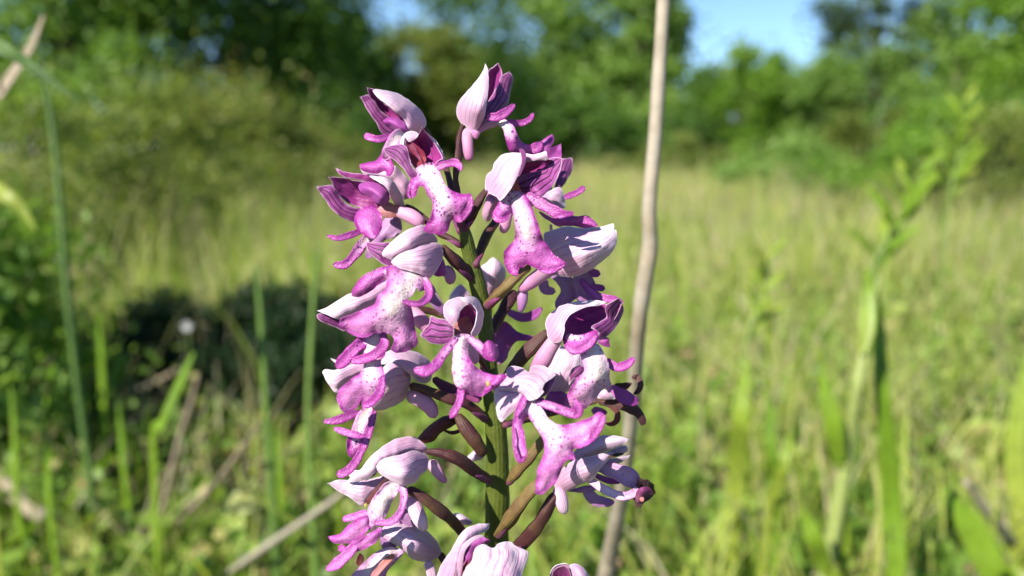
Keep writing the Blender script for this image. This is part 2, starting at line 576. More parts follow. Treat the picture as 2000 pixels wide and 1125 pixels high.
def limb(acc, crop, pts, mat='lip', openend=False, ridges=0.0, flat=0.26, core=0.0, fade=0.0, seg=14, tipround=True, groove=0.85, wob=0.12, twist=0.0):
    """a tapering curved limb: points (x, y, width, depth mm); widths in crop pixels"""
    SEED[0] += 1
    sd_ = SEED[0] * 2.31
    ox, oy = CROPS[crop]
    arr = np.array([(ox + p[0] * CS, oy + p[1] * CS, p[2] * CS, p[3], (p[4] if len(p) > 4 else core)) for p in pts], float)
    cv = open_curve(arr, 3.6)
    P, Wd, dep, cr = cv[:, :2], np.maximum(cv[:, 2] * (0.9 if mat in ('lip', 'liplight', 'purple') else 1.0), 0.8), cv[:, 3], np.clip(cv[:, 4], 0, 1)
    s = np.concatenate([[0], np.cumsum(np.linalg.norm(np.diff(P, axis=0), axis=1))])
    L = s[-1]
    r = Wd / 2
    # rounded ends
    if tipround:
        for end in ((0,) if openend else (0, 1)):
            q = s if end == 0 else L - s
            rr = r[0] if end == 0 else r[-1]
            k = np.clip(q / max(rr, 1e-3), 0, 1)
            r = r * np.sqrt(np.maximum(1 - (1 - k)**2, 0.015))
    r = r * (1 + wob * np.array([nz(x * 0.05, sd_, 1.0) for x in s]) * 2)
    D = FOC + dep / 1000.0
    C = (np.array(CAM)[None] + D[:, None] * (np.array(FWD)[None] + np.array(RT)[None] * ((P[:, 0] - 1000) / FPX)[:, None]
         + np.array(UP)[None] * ((562.5 - P[:, 1]) / FPX)[:, None]))
    T = np.gradient(C, axis=0)
    T /= np.maximum(np.linalg.norm(T, axis=1), 1e-12)[:, None]
    view = C - np.array(CAM)[None]
    view /= np.linalg.norm(view, axis=1)[:, None]
    X = np.cross(T, view)
    X /= np.maximum(np.linalg.norm(X, axis=1), 1e-9)[:, None]
    Y = np.cross(X, T)          # roughly away from / towards the camera
    rw = r * D / FPX
    ang = np.arange(seg) / seg * 2 * np.pi
    ca, sa = np.cos(ang), np.sin(ang)
    fl = sa * flat
    if groove:      # channelled side towards the sun
        fl = np.where(sa < 0, sa * flat * (1 - groove * (1 - np.abs(ca)**1.5)), sa * flat) - 0.5 * flat * groove * ca**2
    rm = np.ones((len(C), seg))
    if ridges:
        rm = 1 + ridges * np.cos(3 * ang[None] + 2.6 * (s / L)[:, None] * 2 + sd_)
    V = C[:, None, :] + (rw[:, None] * rm)[:, :, None] * (X[:, None, :] * ca[None, :, None] + Y[:, None, :] * fl[None, :, None])
    n = len(C)
    u = np.repeat((s / L)[:, None], seg, 1)
    vv = np.repeat(ca[None], n, 0)
    ee = np.clip((1 - np.abs(vv)) * 0.9 * np.clip(r[:, None] / 6.0, 0, 1) + 0.04, 0, 1)
    pv = np.stack([u, vv, ee], 2).reshape(-1, 3)
    crr = np.repeat(cr[:, None], seg, 1) * np.clip(1.25 - np.abs(vv), 0, 1)
    rn = rng.random()
    pc = np.stack([crr, np.full_like(u, fade), np.full_like(u, rn)], 2).reshape(-1, 3)
    o = acc.add(V.reshape(-1, 3), pv, pc)
    mi = acc.mi(mat)
    for i in range(n - 1):
        for k in range(seg):
            k2 = (k + 1) % seg
            acc.f4.append((o + i * seg + k, o + i * seg + k2, o + (i + 1) * seg + k2, o + (i + 1) * seg + k)); acc.m4.append(mi)
    for i, rev in ((0, True), (n - 1, False)):
        ring = [o + i * seg + k for k in range(seg)]
        for k in range(1, seg - 1):
            tri = (ring[0], ring[k], ring[k + 1])
            acc.f3.append(tri[::-1] if rev else tri); acc.m3.append(mi)

# ------------------------------------------------------------ the orchid
STEM_FOOT = point_at(968, 1125, FOC + 0.005)
ORCHID_BASE = Vector((STEM_FOOT.x + 0.004, STEM_FOOT.y + 0.006, 0.0))
orchid = tag(empty("orchid", ORCHID_BASE),
             "tall pink and purple orchid spike with hooded spotted florets on a green stem", "orchid")
OB = tuple(ORCHID_BASE)

def part(name, parent=None):
    def deco(fn):
        a = Acc()
        fn(a)
        return a.build(name, OB, parent or orchid)
    return deco

class Floret:
    def __init__(self, crop, pts, mat='ovary', flat=0.95):
        pts = [(q_[0], q_[1], q_[2] * 0.76, *q_[3:]) for q_ in pts]
        a = Acc()
        limb(a, crop, pts, mat, flat=flat, seg=24, wob=0.1, groove=0.0, openend=True, ridges=0.11)
        self.root = a.build("floret", OB, orchid)
        # bract clasping the foot of the ovary
        e, g_ = np.array(pts[-1][:4], float), np.array(pts[-2][:4], float)
        dr = (g_ - e)[:2]; ln = max(np.hypot(*dr), 1.0); dr /= ln
        sidev = np.array((-dr[1], dr[0])); sidev *= np.sign(sidev[1]) or 1.0
        q = lambda t_, o_: tuple(e[:2] + dr * t_ + sidev * o_)
        b_ = Acc()
        limb(b_, crop, [(*q(-16, 2), e[2] * 0.7, e[3] - 0.5), (*q(12, 6), e[2] * 0.98, e[3] - 0.9), (*q(46, 10), e[2] * 0.62, (e[3] + g_[3]) / 2 - 1.3), (*q(86, 20), 5, g_[3] - 1.2)], 'bract', flat=0.75, groove=0.0)
        b_.build("bract", OB, self.root)
    def one(self, name, crop, outline, d, b, front, back, **k):
        a = Acc()
        sheet(a, crop, outline, d, b, front, back, **k)
        a.build(name, OB, self.root)
        return self
    def sepal(self, crop, outline, d, b=1.6, front='pale', back='inner', **k):
        return self.one("sepal", crop, outline, d, b, front, back, **k)
    def inside(self, crop, outline, d, b=-1.2, front='inner', back='pale', **k):
        return self.one("sepal", crop, outline, d, b, front, back, **k)
    def petal(self, crop, outline, d, b=0.6, front='stripe', back='palegrey', **k):
        return self.one("petal", crop, outline, d, b, front, back, **k)
    def throat(self, crop, outline, d, b=-1.0, front='throat', back='pale', **k):
        return self.one("column", crop, outline, d, b, front, back, **k)
    def spur(self, crop, pts, mat='spur', **k):
        a = Acc()
        limb(a, crop, pts, mat, flat=0.85, groove=0.0, wob=0.04, **k)
        a.build("spur", OB, self.root)
        return self
    def rod(self, name, crop, pts, mat, **k):
        a = Acc()
        k.setdefault('groove', 0.3)
        limb(a, crop, pts, mat, **k)
        a.build(name, OB, self.root)
        return self
    def lip(self, *els):
        a = Acc()
        for e in els:
            kind, args, kw = e
            if kind == 's':
                kw.setdefault('front', 'lip'); kw.setdefault('back', 'lipback'); kw.setdefault('th', 0.18); kw.setdefault('pillow', True)
                sheet(a, *args, **kw)
            else:
                limb(a, *args, **kw)
        a.build("lip", OB, self.root)
        return self

def S(*args, **kw): return ('s', args, kw)
def Lm(*args, **kw): return ('l', args, kw)

# --- stem
_a = Acc()
limb(_a, 'C', [(852, -820, 46, -2.5), (872, -735, 76, -2), (900, -610, 84, -1.2), (938, -470, 92, -0.6), (962, -350, 92, 0), (985, -180, 86, 0.4),
               (1000, -40, 88, 0.8), (1012, 120, 96, 1.5), (1030, 250, 112, 2.2), (1043, 420, 120, 3), (1046, 640, 130, 4), (1042, 820, 132, 5), (1040, 1000, 134, 6), (1036, 1140, 136, 6.6)],
     'stem', flat=1.0, seg=20, tipround=False, wob=0.03, groove=0.0)
# down to the ground
_top = point_at(968, 1125, FOC + 0.0066)
_n = 26
_V, _pv, _pc = [], [], []
for i in range(_n):
    k = i / (_n - 1)
    c = _top.lerp(ORCHID_BASE, k)
    rad = 0.0019 + 0.0012 * k
    for j in range(20):
        an = j / 20 * 2 * math.pi
        _V.append((c.x + rad * math.cos(an), c.y + rad * math.sin(an), c.z)); _pv.append((k, math.cos(an), 1)); _pc.append((0, 0, 0.5))
_o = _a.add(np.array(_V), np.array(_pv), np.array(_pc))
for i in range(_n - 1):
    for j in range(20):
        j2 = (j + 1) % 20
        _a.f4.append((_o + i * 20 + j, _o + i * 20 + j2, _o + (i + 1) * 20 + j2, _o + (i + 1) * 20 + j)); _a.m4.append(_a.mi('stem'))
_a.build("stem", OB, orchid)

# --- F2: upright floret at the top
f = Floret('A', [(858, 395, 34, 1), (836, 480, 44, 0), (828, 590, 50, -1), (815, 700, 46, -2), (832, 820, 46, -2.4), (852, 960, 56, -2.5)])
f.inside('A', "996,105 1020,88 1050,63* 1066,100 1072,140 1055,230 1015,310 975,350 950,300 975,180", [(1050, 63, 2), (960, 330, 3), (1060, 150, 3)], -1.0)
f.petal('A', "1062,140 1090,122 1112,108* 1130,150 1118,210 1100,290 1060,335 1000,378 950,400 965,340 1005,260 1045,190", [(1112, 108, 3), (1000, 350, 0), (1120, 200, 4)], 0.6, axis=(970, 390, 1115, 110))
f.sepal('A', "978,65* 991,100 996,160 993,230 985,300 968,370 940,420 905,447 885,440 868,405 848,400 826,360 820,320 832,280 880,220 940,150 968,105",
        [(978, 65, 1), (990, 230, -4.5), (960, 400, -3.5), (822, 320, 2), (880, 440, 0), (900, 300, -3)], 1.3, axis=(895, 440, 978, 65))
f.spur('A', [(882, 425, 50, 0, .5), (880, 480, 62, -1), (885, 550, 58, -1.5), (892, 605, 40, -1.5)])
f.lip(S('A', "905,445 950,390 1000,370 1060,378 1040,410 990,430 955,450 930,480", -2, 0.8, front='spur', back='lipback'),
      Lm('A', [(985, 358, 40, -4.5), (1045, 360, 58, -5), (1105, 325, 50, -5), (1140, 290, 26, -4.8)], core=0.0),
      Lm('A', [(1090, 385, 34, 1), (1170, 396, 38, 2), (1222, 374, 32, 2), (1243, 338, 20, 2)]),
      S('A', "1035,380 1070,370 1105,385 1140,420 1160,470 1180,500 1235,518 1290,495 1300,540 1270,570 1200,572 1130,558 1100,520 1085,470 1075,425 1050,400",
        [(1050, 385, -3), (1130, 450, -5), (1120, 540, -4), (1280, 540, -1)], 0.6, core="1040,385 1085,400 1115,450", cw=18),
      Lm('A', [(1215, 540, 40, -2), (1262, 530, 64, -2.5), (1285, 500, 44, -2.2)]))

# --- F1: upper left floret
f = Floret('A', [(640, 415, 36, 4), (690, 500, 40, 6), (760, 640, 44, 4), (800, 780, 44, 1), (838, 930, 44, -1)])
f.petal('A', "290,252* 330,240 352,250 400,320 460,370 515,420 500,452 450,460 410,450 370,380 320,305", [(290, 250, -1), (480, 440, 0)], 0.3, axis=(500, 450, 290, 250))
f.inside('A', "325,195* 350,206 368,215 400,265 480,325 560,392 545,432 470,400 400,330 345,250", [(325, 195, -2), (540, 420, 0), (400, 280, 0)], -0.8)
f.petal('A', "415,388 450,366 500,374 552,400 548,445 510,447 450,412", -2.0, 0.9, front='purple', back='lipback')
f.sepal('A', "362,217* 375,211 420,217 500,235 580,285 635,345 652,390 642,425 600,445 560,432 530,372 460,312 390,258",
        [(365, 215, -3), (480, 320, -3.5), (500, 240, 0), (645, 390, 3), (580, 440, -1)], 1.6, axis=(640, 420, 362, 215))
f.lip(Lm('A', [(530, 445, 90, -2, .7), (490, 475, 88, -4.5, .9), (455, 535, 80, -5.5, .8), (432, 600, 70, -5, .3)], flat=0.4, mat='liplight'),
      Lm('A', [(455, 462, 40, -4.5), (400, 483, 44, -5), (350, 475, 46, -5), (312, 460, 40, -4.6)]),
      S('A', "425,560 460,590 476,640 458,680 440,686 428,660 380,673 310,657 288,628 300,621 370,605 405,575", [(440, 570, -5), (300, 640, -3), (450, 680, -5.5)], 0.6))

# --- F4 floret pointing left
f = Floret('A', [(530, 850, 40, 0), (600, 882, 44, 1), (660, 935, 46, 1), (730, 1000, 46, 0), (790, 1030, 44, -1), (845, 1065, 40, -1.5)])
f.sepal('A', "290,625 330,650 430,655 480,630 525,670 560,715 575,790 525,812 470,740 400,700 320,685", [(300, 640, 2), (560, 760, 4)], 1.2, front='pale')
f.petal('A', "50,745* 120,735 142,740 175,790 230,850 315,870 295,930 250,937 180,905 120,850", [(50, 745, -3), (290, 900, -1)], 0.4, axis=(310, 900, 50, 745))
f.inside('A', "112,688* 150,692 210,697 260,710 350,720 430,735 455,800 420,850 370,868 290,857 220,830 160,780 135,720", [(112, 688, -2), (430, 800, 0), (250, 780, -0.5)], -0.6)
f.inside('A', "155,640* 200,660 270,672 360,680 440,715 400,730 300,710 210,692 178,676", [(155, 640, -3), (420, 720, -1)], 0.2)
f.petal('A', "285,738 330,718 390,728 442,768 448,830 400,842 350,805 300,778", -2.2, 0.9, front='purple', back='lipback')
f.sepal('A', "330,678 400,684 462,706 508,768 532,830 528,858 492,855 462,805 437,752 395,720", [(340, 685, -2), (440, 750, -4), (530, 840, 1), (500, 760, -1)], 0.9)
f.throat('A', "385,872 440,828 490,848 535,860 505,905 450,915 405,905", -1.0, 0.3)
f.spur('A', [(480, 880, 56, -0.5), (545, 895, 76, -1), (600, 925, 78, -1.5), (636, 962, 56, -1.5)])
f.lip(S('A', "385,1010 425,920 480,903 517,930 516,990 480,1022 420,1045 360,1130 320,1135 330,1080", [(480, 920, 1), (350, 1080, 0)], 0.4, front='lilac'),
      Lm('A', [(400, 945, 60, -3, .8), (355, 1000, 70, -4, .9), (310, 1050, 66, -5, .7), (260, 1120, 62, -6, .25), (205, 1172, 52, -6.5), (142, 1172, 34, -6.5)], mat='lip', flat=0.5),
      Lm('A', [(300, 985, 40, -4.5), (230, 1012, 42, -5.5), (165, 1027, 40, -6), (106, 1012, 14, -6)]),
      S('A', "257,922 288,872 335,851 387,870 413,920 406,972 370,1028 330,1018 275,982", [(330, 855, -4), (335, 1000, -6.5)], 1.5))

# --- F3 front-facing floret
f = Floret('A', [(640, 560, 40, -3), (700, 680, 46, -1), (770, 820, 46, 0), (850, 1000, 46, -1.5)])
f.sepal('A', "510,515 517,480 537,452 570,440 612,452 598,478 560,497 538,474 530,520 520,525", [(515, 500, -6.5), (570, 445, -6.5), (600, 470, -7.5)], 0.4, ruffle=.1)
f.sepal('A', "640,445 692,476 728,522 755,592 742,612 722,545 690,492 655,450", [(650, 450, -8), (690, 480, -6.5), (752, 600, -7)], 0.3, ruffle=.1)
f.sepal('A', "540,480 600,470 660,450 720,540 740,600 690,640 600,640 560,590", [(560, 490, -5.5), (700, 500, -5), (640, 560, -2), (640, 640, -6)], -1.2, front='inner', back='pale', ruffle=.1)
f.inside('A', "534,470 560,495 600,475 632,408* 652,445 690,490 722,540 748,592 720,605 690,640 640,650 590,640 560,590 545,530", [(632, 410, -9.5), (536, 470, -8), (745, 590, -8.5), (630, 570, -5), (640, 650, -8)], -0.6, axis=(640, 650, 632, 410))
f.throat('A', "548,510 580,500 615,530 645,560 655,605 620,632 580,620 560,570", [(580, 510, -7.5), (630, 620, -8.5)], -0.8, front='maroon')
f.rod("column", 'A', [(578, 508, 5, -7.9), (597, 552, 7, -8.2), (618, 602, 9, -9.0)], 'bract')
f.petal('A', "418,530* 460,519 520,514 547,530 562,590 582,640 607,672 592,702 565,692 520,640 470,590 430,560", [(418, 530, -8), (590, 690, -10), (540, 540, -9.5)], 0.5, axis=(595, 690, 418, 530))
f.lip(S('A', "600,642 640,622 690,617 722,640 737,690 762,740 800,770 850,785 895,780* 909,800* 901,850 885,900 850,937 825,938 802,922 782,950 771,990 735,1009* 690,1001 638,985* 655,950 680,900 690,830 662,790 650,760 640,742 612,745 600,790 570,812 556,790* 563,720 588,680",
        [(650, 640, -10), (740, 780, -13), (760, 880, -13), (895, 800, -13), (690, 990, -12), (565, 790, -10.5)], 0.9,
        core="650,650 700,720 740,800 755,880", cw=26),
      Lm('A', [(700, 642, 52, -10.5, .3), (760, 622, 50, -11.5, .25), (812, 612, 50, -12), (842, 640, 34, -12.5), (835, 660, 22, -12.6)]),
      Lm('A', [(897, 790, 26, -13.3), (893, 855, 42, -13.6), (850, 930, 30, -13.2)]),
      Lm('A', [(562, 725, 16, -10.6), (556, 790, 20, -10.8), (572, 808, 14, -10.8)]))

# --- F6 shaded floret behind on the right
f = Floret('A', [(1345, 740, 40, 4.5), (1230, 835, 46, 5), (1120, 885, 50, 4.5), (1060, 905, 54, 4), (1035, 945, 62, 3), (990, 1010, 70, 1.5), (945, 1110, 62, 0), (915, 1180, 50, -1)])
f.petal('A', "1285,500 1345,455* 1354,490 1332,545 1300,570", 6, 0.4, front='purple', back='palegrey')
f.inside('A', "1300,560 1340,535 1395,508* 1394,590 1330,640 1290,620", 6, -0.4, front='purple')
f.petal('A', "1392,600 1410,590 1455,588* 1459,640 1432,700 1400,745 1360,780 1370,690", [(1455, 590, 5), (1370, 760, 3)], 0.5, axis=(1370, 770, 1455, 590))
f.sepal('A', "1330,770 1388,748 1410,800 1417,860 1350,850 1280,810", 1.0, 0.7, front='palegrey')
f.lip(Lm('A', [(1400, 808, 24, 4), (1480, 778, 44, 4), (1527, 744, 28, 4)]),
      S('A', "1275,880 1350,915 1400,900 1480,908 1540,903 1597,962 1530,970 1420,957 1390,965 1360,953 1300,912", [(1290, 890, -2), (1590, 960, -3.5)], 0.7, front='purple'),
      Lm('A', [(1440, 935, 36, -3.6), (1525, 928, 50, -4.4), (1597, 962, 22, -4.4)]))

# --- F5 front right floret
f = Floret('A', [(990, 755, 42, -4), (960, 800, 56, -3.5), (915, 880, 70, -3), (880, 945, 60, -2.5), (852, 985, 44, -2)])
f.inside('A', "1180,600 1250,590 1345,598 1335,645 1270,680 1200,700 1150,730 1150,690", [(1200, 600, -7), (1200, 690, -5), (1330, 620, -8)], -0.8)
f.sepal('A', "1185,575 1200,565 1250,569 1312,549* 1319,592 1290,597 1240,603 1190,608", [(1310, 555, -10), (1200, 580, -8.5)], 0.4)
f.petal('A', "1305,612 1350,585 1398,590* 1396,640 1372,700 1342,750 1290,802 1230,795 1165,765 1150,722 1200,678 1280,655 1330,638", [(1398, 590, -9), (1170, 750, -8), (1300, 790, -11), (1300, 650, -7.5)], 0.6, axis=(1165, 765, 1398, 590))
f.sepal('A', "1165,560 1190,560 1190,605 1160,685 1112,765 1060,822 1045,800 990,772 976,730 990,680 1018,652 1030,610 1070,570 1112,558",
        [(1180, 560, -9.5), (1150, 690, -12), (1060, 815, -12), (978, 730, -6), (1060, 580, -6), (1060, 690, -9.5)], 1.2, axis=(1000, 770, 1180, 560))
f.rod("petal", 'A', [(1166, 536, 14, -10.3), (1186, 560, 26, -10.8), (1188, 612, 22, -11.5), (1160, 690, 10, -12.4)], 'stripe', flat=0.5)
f.throat('A', "1100,775 1140,705 1172,760 1205,800 1160,835 1110,805", -9.0, -0.2)
f.spur('A', [(1115, 830, 46, -7), (1100, 900, 56, -7.5), (1085, 960, 60, -7.5), (1072, 1000, 36, -7.2)])
f.sepal('A', "1000,770 1045,805 1058,830 1030,880 1000,932 975,930 962,890 975,830", -6, 1.2, front='spur')
f.lip(S('A', "1019,890 1060,820 1098,778 1122,800 1135,870 1100,905 1075,932 1040,934 1024,912", [(1100, 790, -11), (1040, 920, -12.5)], 0.6, core="1095,790 1085,850", cw=14),
      Lm('A', [(1022, 895, 20, -12.6), (1045, 925, 34, -13.2), (1085, 922, 30, -13.2), (1112, 898, 12, -12.8)]),
      S('A', "1105,782 1150,768 1195,788 1226,840 1250,900 1275,970 1300,1040 1330,1080 1370,1130 1422,1160* 1390,1202 1320,1217* 1260,1192 1205,1168 1190,1187 1167,1190 1156,1236* 1110,1216 1085,1172* 1079,1110 1108,1070 1140,1030 1142,960 1130,880 1114,830",
        [(1150, 790, -11), (1200, 930, -14), (1200, 1060, -13.5), (1420, 1160, -13.5), (1130, 1220, -12.5), (1085, 1120, -12)], 0.9,
        core="1135,800 1175,880 1200,980 1205,1060", cw=24),
      Lm('A', [(1200, 785, 50, -11, .3), (1290, 842, 72, -11.5, .25), (1370, 885, 70, -12), (1430, 895, 40, -12.4), (1468, 890, 18, -12.4)]),
      Lm('A', [(1345, 912, 16, -13), (1400, 900, 40, -13.4), (1466, 888, 22, -13.2)]),
      Lm('A', [(1270, 1200, 18, -13.2), (1340, 1208, 34, -14), (1418, 1163, 24, -14)]))

# --- F7 pale hooded floret on the right
f = Floret('B', [(1225, 275, 50, -3), (1180, 312, 66, -3.5), (1110, 380, 82, -3.5), (1045, 440, 80, -2.5), (985, 500, 66, -1)], 'ovarygreen')
f.inside('B', "1450,110 1560,90 1640,90 1690,85 1600,150 1450,180", 0, -0.6)
f.sepal('B', "1300,105 1340,85 1420,64 1520,73 1600,68 1682,45* 1686,70 1645,102 1560,125 1460,150 1380,175 1330,205 1305,160",
        [(1680, 50, -4), (1310, 130, 2), (1480, 140, -5), (1500, 70, 0)], 0.8, axis=(1305, 200, 1682, 45))
f.sepal('B', "1310,230 1330,190 1390,150 1480,128 1600,103 1660,85 1697,82* 1702,130 1682,190 1622,252 1540,312 1460,337 1380,332 1335,322",
        [(1697, 85, -5), (1330, 260, 0), (1480, 140, -4.5), (1500, 320, -5)], 2.2, axis=(1320, 300, 1697, 82))
f.rod("column", 'B', [(1338, 48, 14, -1), (1342, 95, 20, -1)], 'pale')
f.spur('B', [(1360, 290, 70, -1, .5), (1290, 325, 78, -2), (1225, 372, 76, -3), (1165, 418, 40, -3)], mat='spur')
f.spur('B', [(1185, 400, 56, -2), (1182, 470, 58, -2.5), (1172, 535, 26, -2.5)], mat='lilac')
f.lip(S('B', "1340,335 1450,340 1475,400 1485,450 1445,482 1380,525 1362,480 1392,420 1370,370", 3, 0.5, front='lilac', core="1420,350 1430,440", cw=12),
      Lm('B', [(1300, 345, 44, 2), (1305, 405, 52, 1.5), (1365, 422, 30, 1.5)], mat='lilac'),
      S('B', "1470,330 1540,318 1582,370 1575,400 1600,440 1570,478 1490,475 1470,410", 2, 0.4, front='lilac'),
      Lm('B', [(1500, 350, 46, 0), (1545, 405, 52, -1.5), (1600, 448, 58, -2.5), (1680, 465, 50, -3), (1738, 482, 20, -3)]),
      Lm('B', [(1530, 318, 40, 2), (1570, 318, 52, 2), (1612, 326, 30, 2)], mat='purple'),
      Lm('B', [(1555, 395, 40, 1.5), (1595, 398, 48, 1.5), (1638, 405, 30, 1.5)], mat='purple'))

# --- F8 left floret with broad lip
f = Floret('B', [(735, 165, 44, -5), (790, 225, 84, -4.5), (850, 290, 84, -3), (905, 350, 56, -1)])
f.petal('B', "320,150* 400,154 455,150 440,200 450,230 475,270 440,282 390,250 340,200", [(320, 150, -6), (460, 250, -7)], 0.4, axis=(470, 250, 320, 150))
f.sepal('B', "411,208* 470,140 560,80 620,55 642,60 692,100 712,148 640,172 560,203 480,240 450,238 416,225", [(415, 210, -9), (620, 60, -6), (710, 140, -4), (560, 195, -10)], 1.6, axis=(710, 110, 412, 210))
f.sepal('B', "461,260* 490,225 560,193 640,163 715,153 740,180 746,230 720,290 690,332 665,347 620,322 560,307 510,292 480,277", [(462, 258, -11), (720, 170, -6), (740, 230, -6), (560, 200, -11), (665, 340, -10.5)], 1.5, axis=(740, 200, 462, 258))
f.petal('B', "700,300 745,240 758,320 735,337 700,330", -5, 0.5, front='purple', back='palegrey')
f.spur('B', [(755, 280, 60, -3), (785, 335, 66, -3.5), (782, 382, 44, -3.2)])
f.lip(S('B', "244,430 260,390 310,335 370,300 440,281 500,285 490,330 432,352 380,392 340,422 290,447 250,447", [(470, 300, -10.5), (250, 440, -9)], 0.8, core="520,300 450,320", cw=16),
      S('B', "440,287 540,288 620,318 655,350 660,400 622,420 600,400 580,440 540,480 568,500 580,550 591,620 608,690* 601,716 540,752* 490,757 459,740* 475,690 465,660 440,648 420,640 400,650 372,644 340,667 290,674* 240,652 174,602* 190,570 250,545 330,510 370,490 390,440 430,400 440,350",
        [(560, 300, -11), (480, 480, -14), (450, 600, -13.5), (180, 600, -10.5), (540, 750, -12.5), (600, 600, -12)], 1.0,
        core="590,315 540,410 480,500 450,590", cw=36, front='liplight'),
      Lm('B', [(630, 325, 44, -10.5, .5), (664, 390, 48, -11.5, .15), (664, 450, 52, -12.6), (610, 488, 44, -13.8), (522, 474, 24, -14.2)], flat=0.5))

# --- F9 floret under it
f = Floret('B', [(560, 510, 36, 0), (640, 520, 48, 1), (730, 543, 50, 1.5), (820, 575, 46, 1), (940, 600, 46, 0.5)])
f.spur('B', [(530, 490, 60, -1), (580, 535, 80, -1), (635, 590, 84, -1.5), (690, 640, 44, -1.5)])
f.rod("spur", 'B', [(672, 380, 40, 1), (695, 460, 60, 0.5), (760, 545, 40, 1)], 'lilac')
f.inside('B', "50,546* 100,543 170,568 215,600 205,634 130,607 65,577", [(50, 546, -5), (200, 610, -4)], 0.3, front='stripe')
f.sepal('B', "55,526* 120,500 200,450 240,430 300,415 360,388 440,355 470,400 420,460 390,500 300,535 240,552 190,570 150,562 100,547", [(55, 526, -5.5), (430, 400, -2), (200, 560, -6)], 1.5, axis=(450, 380, 55, 526))
f.lip(S('B', "295,690 350,660 400,640 432,640 437,700 425,770 405,800 422,860 428,930 400,992 340,1047 300,1057* 297,1012 270,1062 215,1087 180,1062* 164,1000 185,950 240,900 290,870 312,820 295,760",
        [(380, 660, -9), (350, 800, -10.5), (350, 920, -11), (180, 1000, -9.5), (310, 1050, -10)], 0.9, core="375,680 345,770 350,860 365,930", cw=26, front='liplight'),
      Lm('B', [(410, 650, 26, -10.5), (425, 710, 56, -11.3), (360, 772, 62, -11.8), (275, 798, 50, -11), (235, 800, 30, -10.6)], core=0.0),
      Lm('B', [(330, 680, 66, -9.5, .25), (260, 735, 84, -10.5, .1), (195, 805, 76, -10.5), (158, 840, 34, -10)], flat=0.4),
      Lm('B', [(415, 880, 26, -11.5), (400, 970, 56, -11.8), (350, 1030, 54, -11.4), (302, 1050, 26, -11)]))

# --- F10 plump pale floret on the left
f = Floret('B', [(560, 935, 46, -2), (640, 958, 62, -2), (760, 1005, 74, -2), (880, 1040, 70, -1), (985, 1120, 54, 1)])
f.sepal('B', "82,866* 95,845 150,852 240,826 310,812 320,860 250,900 185,952 160,977 120,935", [(82, 866, -4), (300, 840, -2)], 0.8, axis=(320, 830, 82, 866))
f.sepal('B', "130,788* 165,800 240,815 300,830 260,850 180,830", -1, 0.3)
f.sepal('B', "280,830 390,775 460,745 540,741 620,763 672,805 686,865 668,918 610,915 560,870 500,830 430,820", [(300, 830, -2), (680, 860, 3), (540, 745, 1), (540, 850, -3)], 1.5, axis=(680, 880, 280, 830))
f.sepal('B', "380,900 430,825 490,806 535,830 567,890 562,950 532,1012 470,1052 400,1072 340,1065 330,1000", [(350, 1040, -3), (560, 930, 0), (440, 830, -4)], 2.4, axis=(565, 940, 300, 980))
f.spur('B', [(545, 985, 70, -1), (610, 1008, 88, -1.5), (670, 1050, 84, -1.8), (702, 1115, 48, -1.6)])
f.lip(Lm('C', [(290, 222, 40, -5), (220, 250, 54, -6), (150, 272, 46, -6.5), (88, 277, 24, -6.5)]),
      Lm('C', [(350, 190, 66, -4, .8), (318, 240, 80, -5, 1), (290, 300, 84, -6, .9), (268, 372, 84, -6.5, .4)], mat='liplight', flat=0.4),
      S('C', "225,362 300,368 330,380 300,460 262,474 235,471 220,440", [(260, 370, -6.5), (250, 470, -6.5)], 0.5, core="270,350 265,400", cw=10),
      Lm('C', [(372, 215, 30, -4.5), (350, 300, 46, -6), (318, 390, 52, -7), (265, 500, 50, -8), (205, 558, 50, -8.5), (160, 565, 52, -8.5)]),
      Lm('C', [(142, 312, 18, -8), (205, 333, 44, -8.4), (270, 352, 40, -8.6), (322, 358, 16, -8.4)]))

# --- F12 shaded floret behind the stem
f = Floret('B', [(1150, 420, 66, 5), (1110, 470, 80, 4), (1065, 550, 84, 3), (1020, 640, 60, 1.5), (1000, 720, 50, 1)])
f.sepal('B', "952,290 990,260 1020,233* 1062,260 1090,310 1082,370 1042,425 990,470 962,440 948,370", [(1020, 235, 9), (1000, 440, 12)], 1.8, front='palegrey')
f.rod("spur", 'B', [(985, 430, 46, 11.5), (990, 520, 50, 10), (985, 610, 46, 6), (985, 690, 40, 2)], 'ovary', flat=.9)
f.rod("spur", 'B', [(850, 470, 40, 9.5), (920, 500, 44, 10), (985, 540, 44, 9)], 'spur', flat=.9)
f.rod("spur", 'B', [(1075, 640, 40, 7.5), (1030, 600, 44, 8.5), (990, 560, 44, 9)], 'spur', flat=.9)
f.sepal('B', "780,455 818,400 850,383 882,420 900,460 880,500 800,500", 9, 0.9)
f.lip(Lm('B', [(1100, 530, 44, 8), (1180, 562, 58, 7), (1245, 548, 54, 7), (1292, 508, 28, 7)], mat='purple'),
      S('B', "1030,640 1082,585 1112,600 1155,640 1242,668 1238,692 1155,695 1112,740 1092,792 1052,818 1028,770", 7, 0.6, front='purple'))

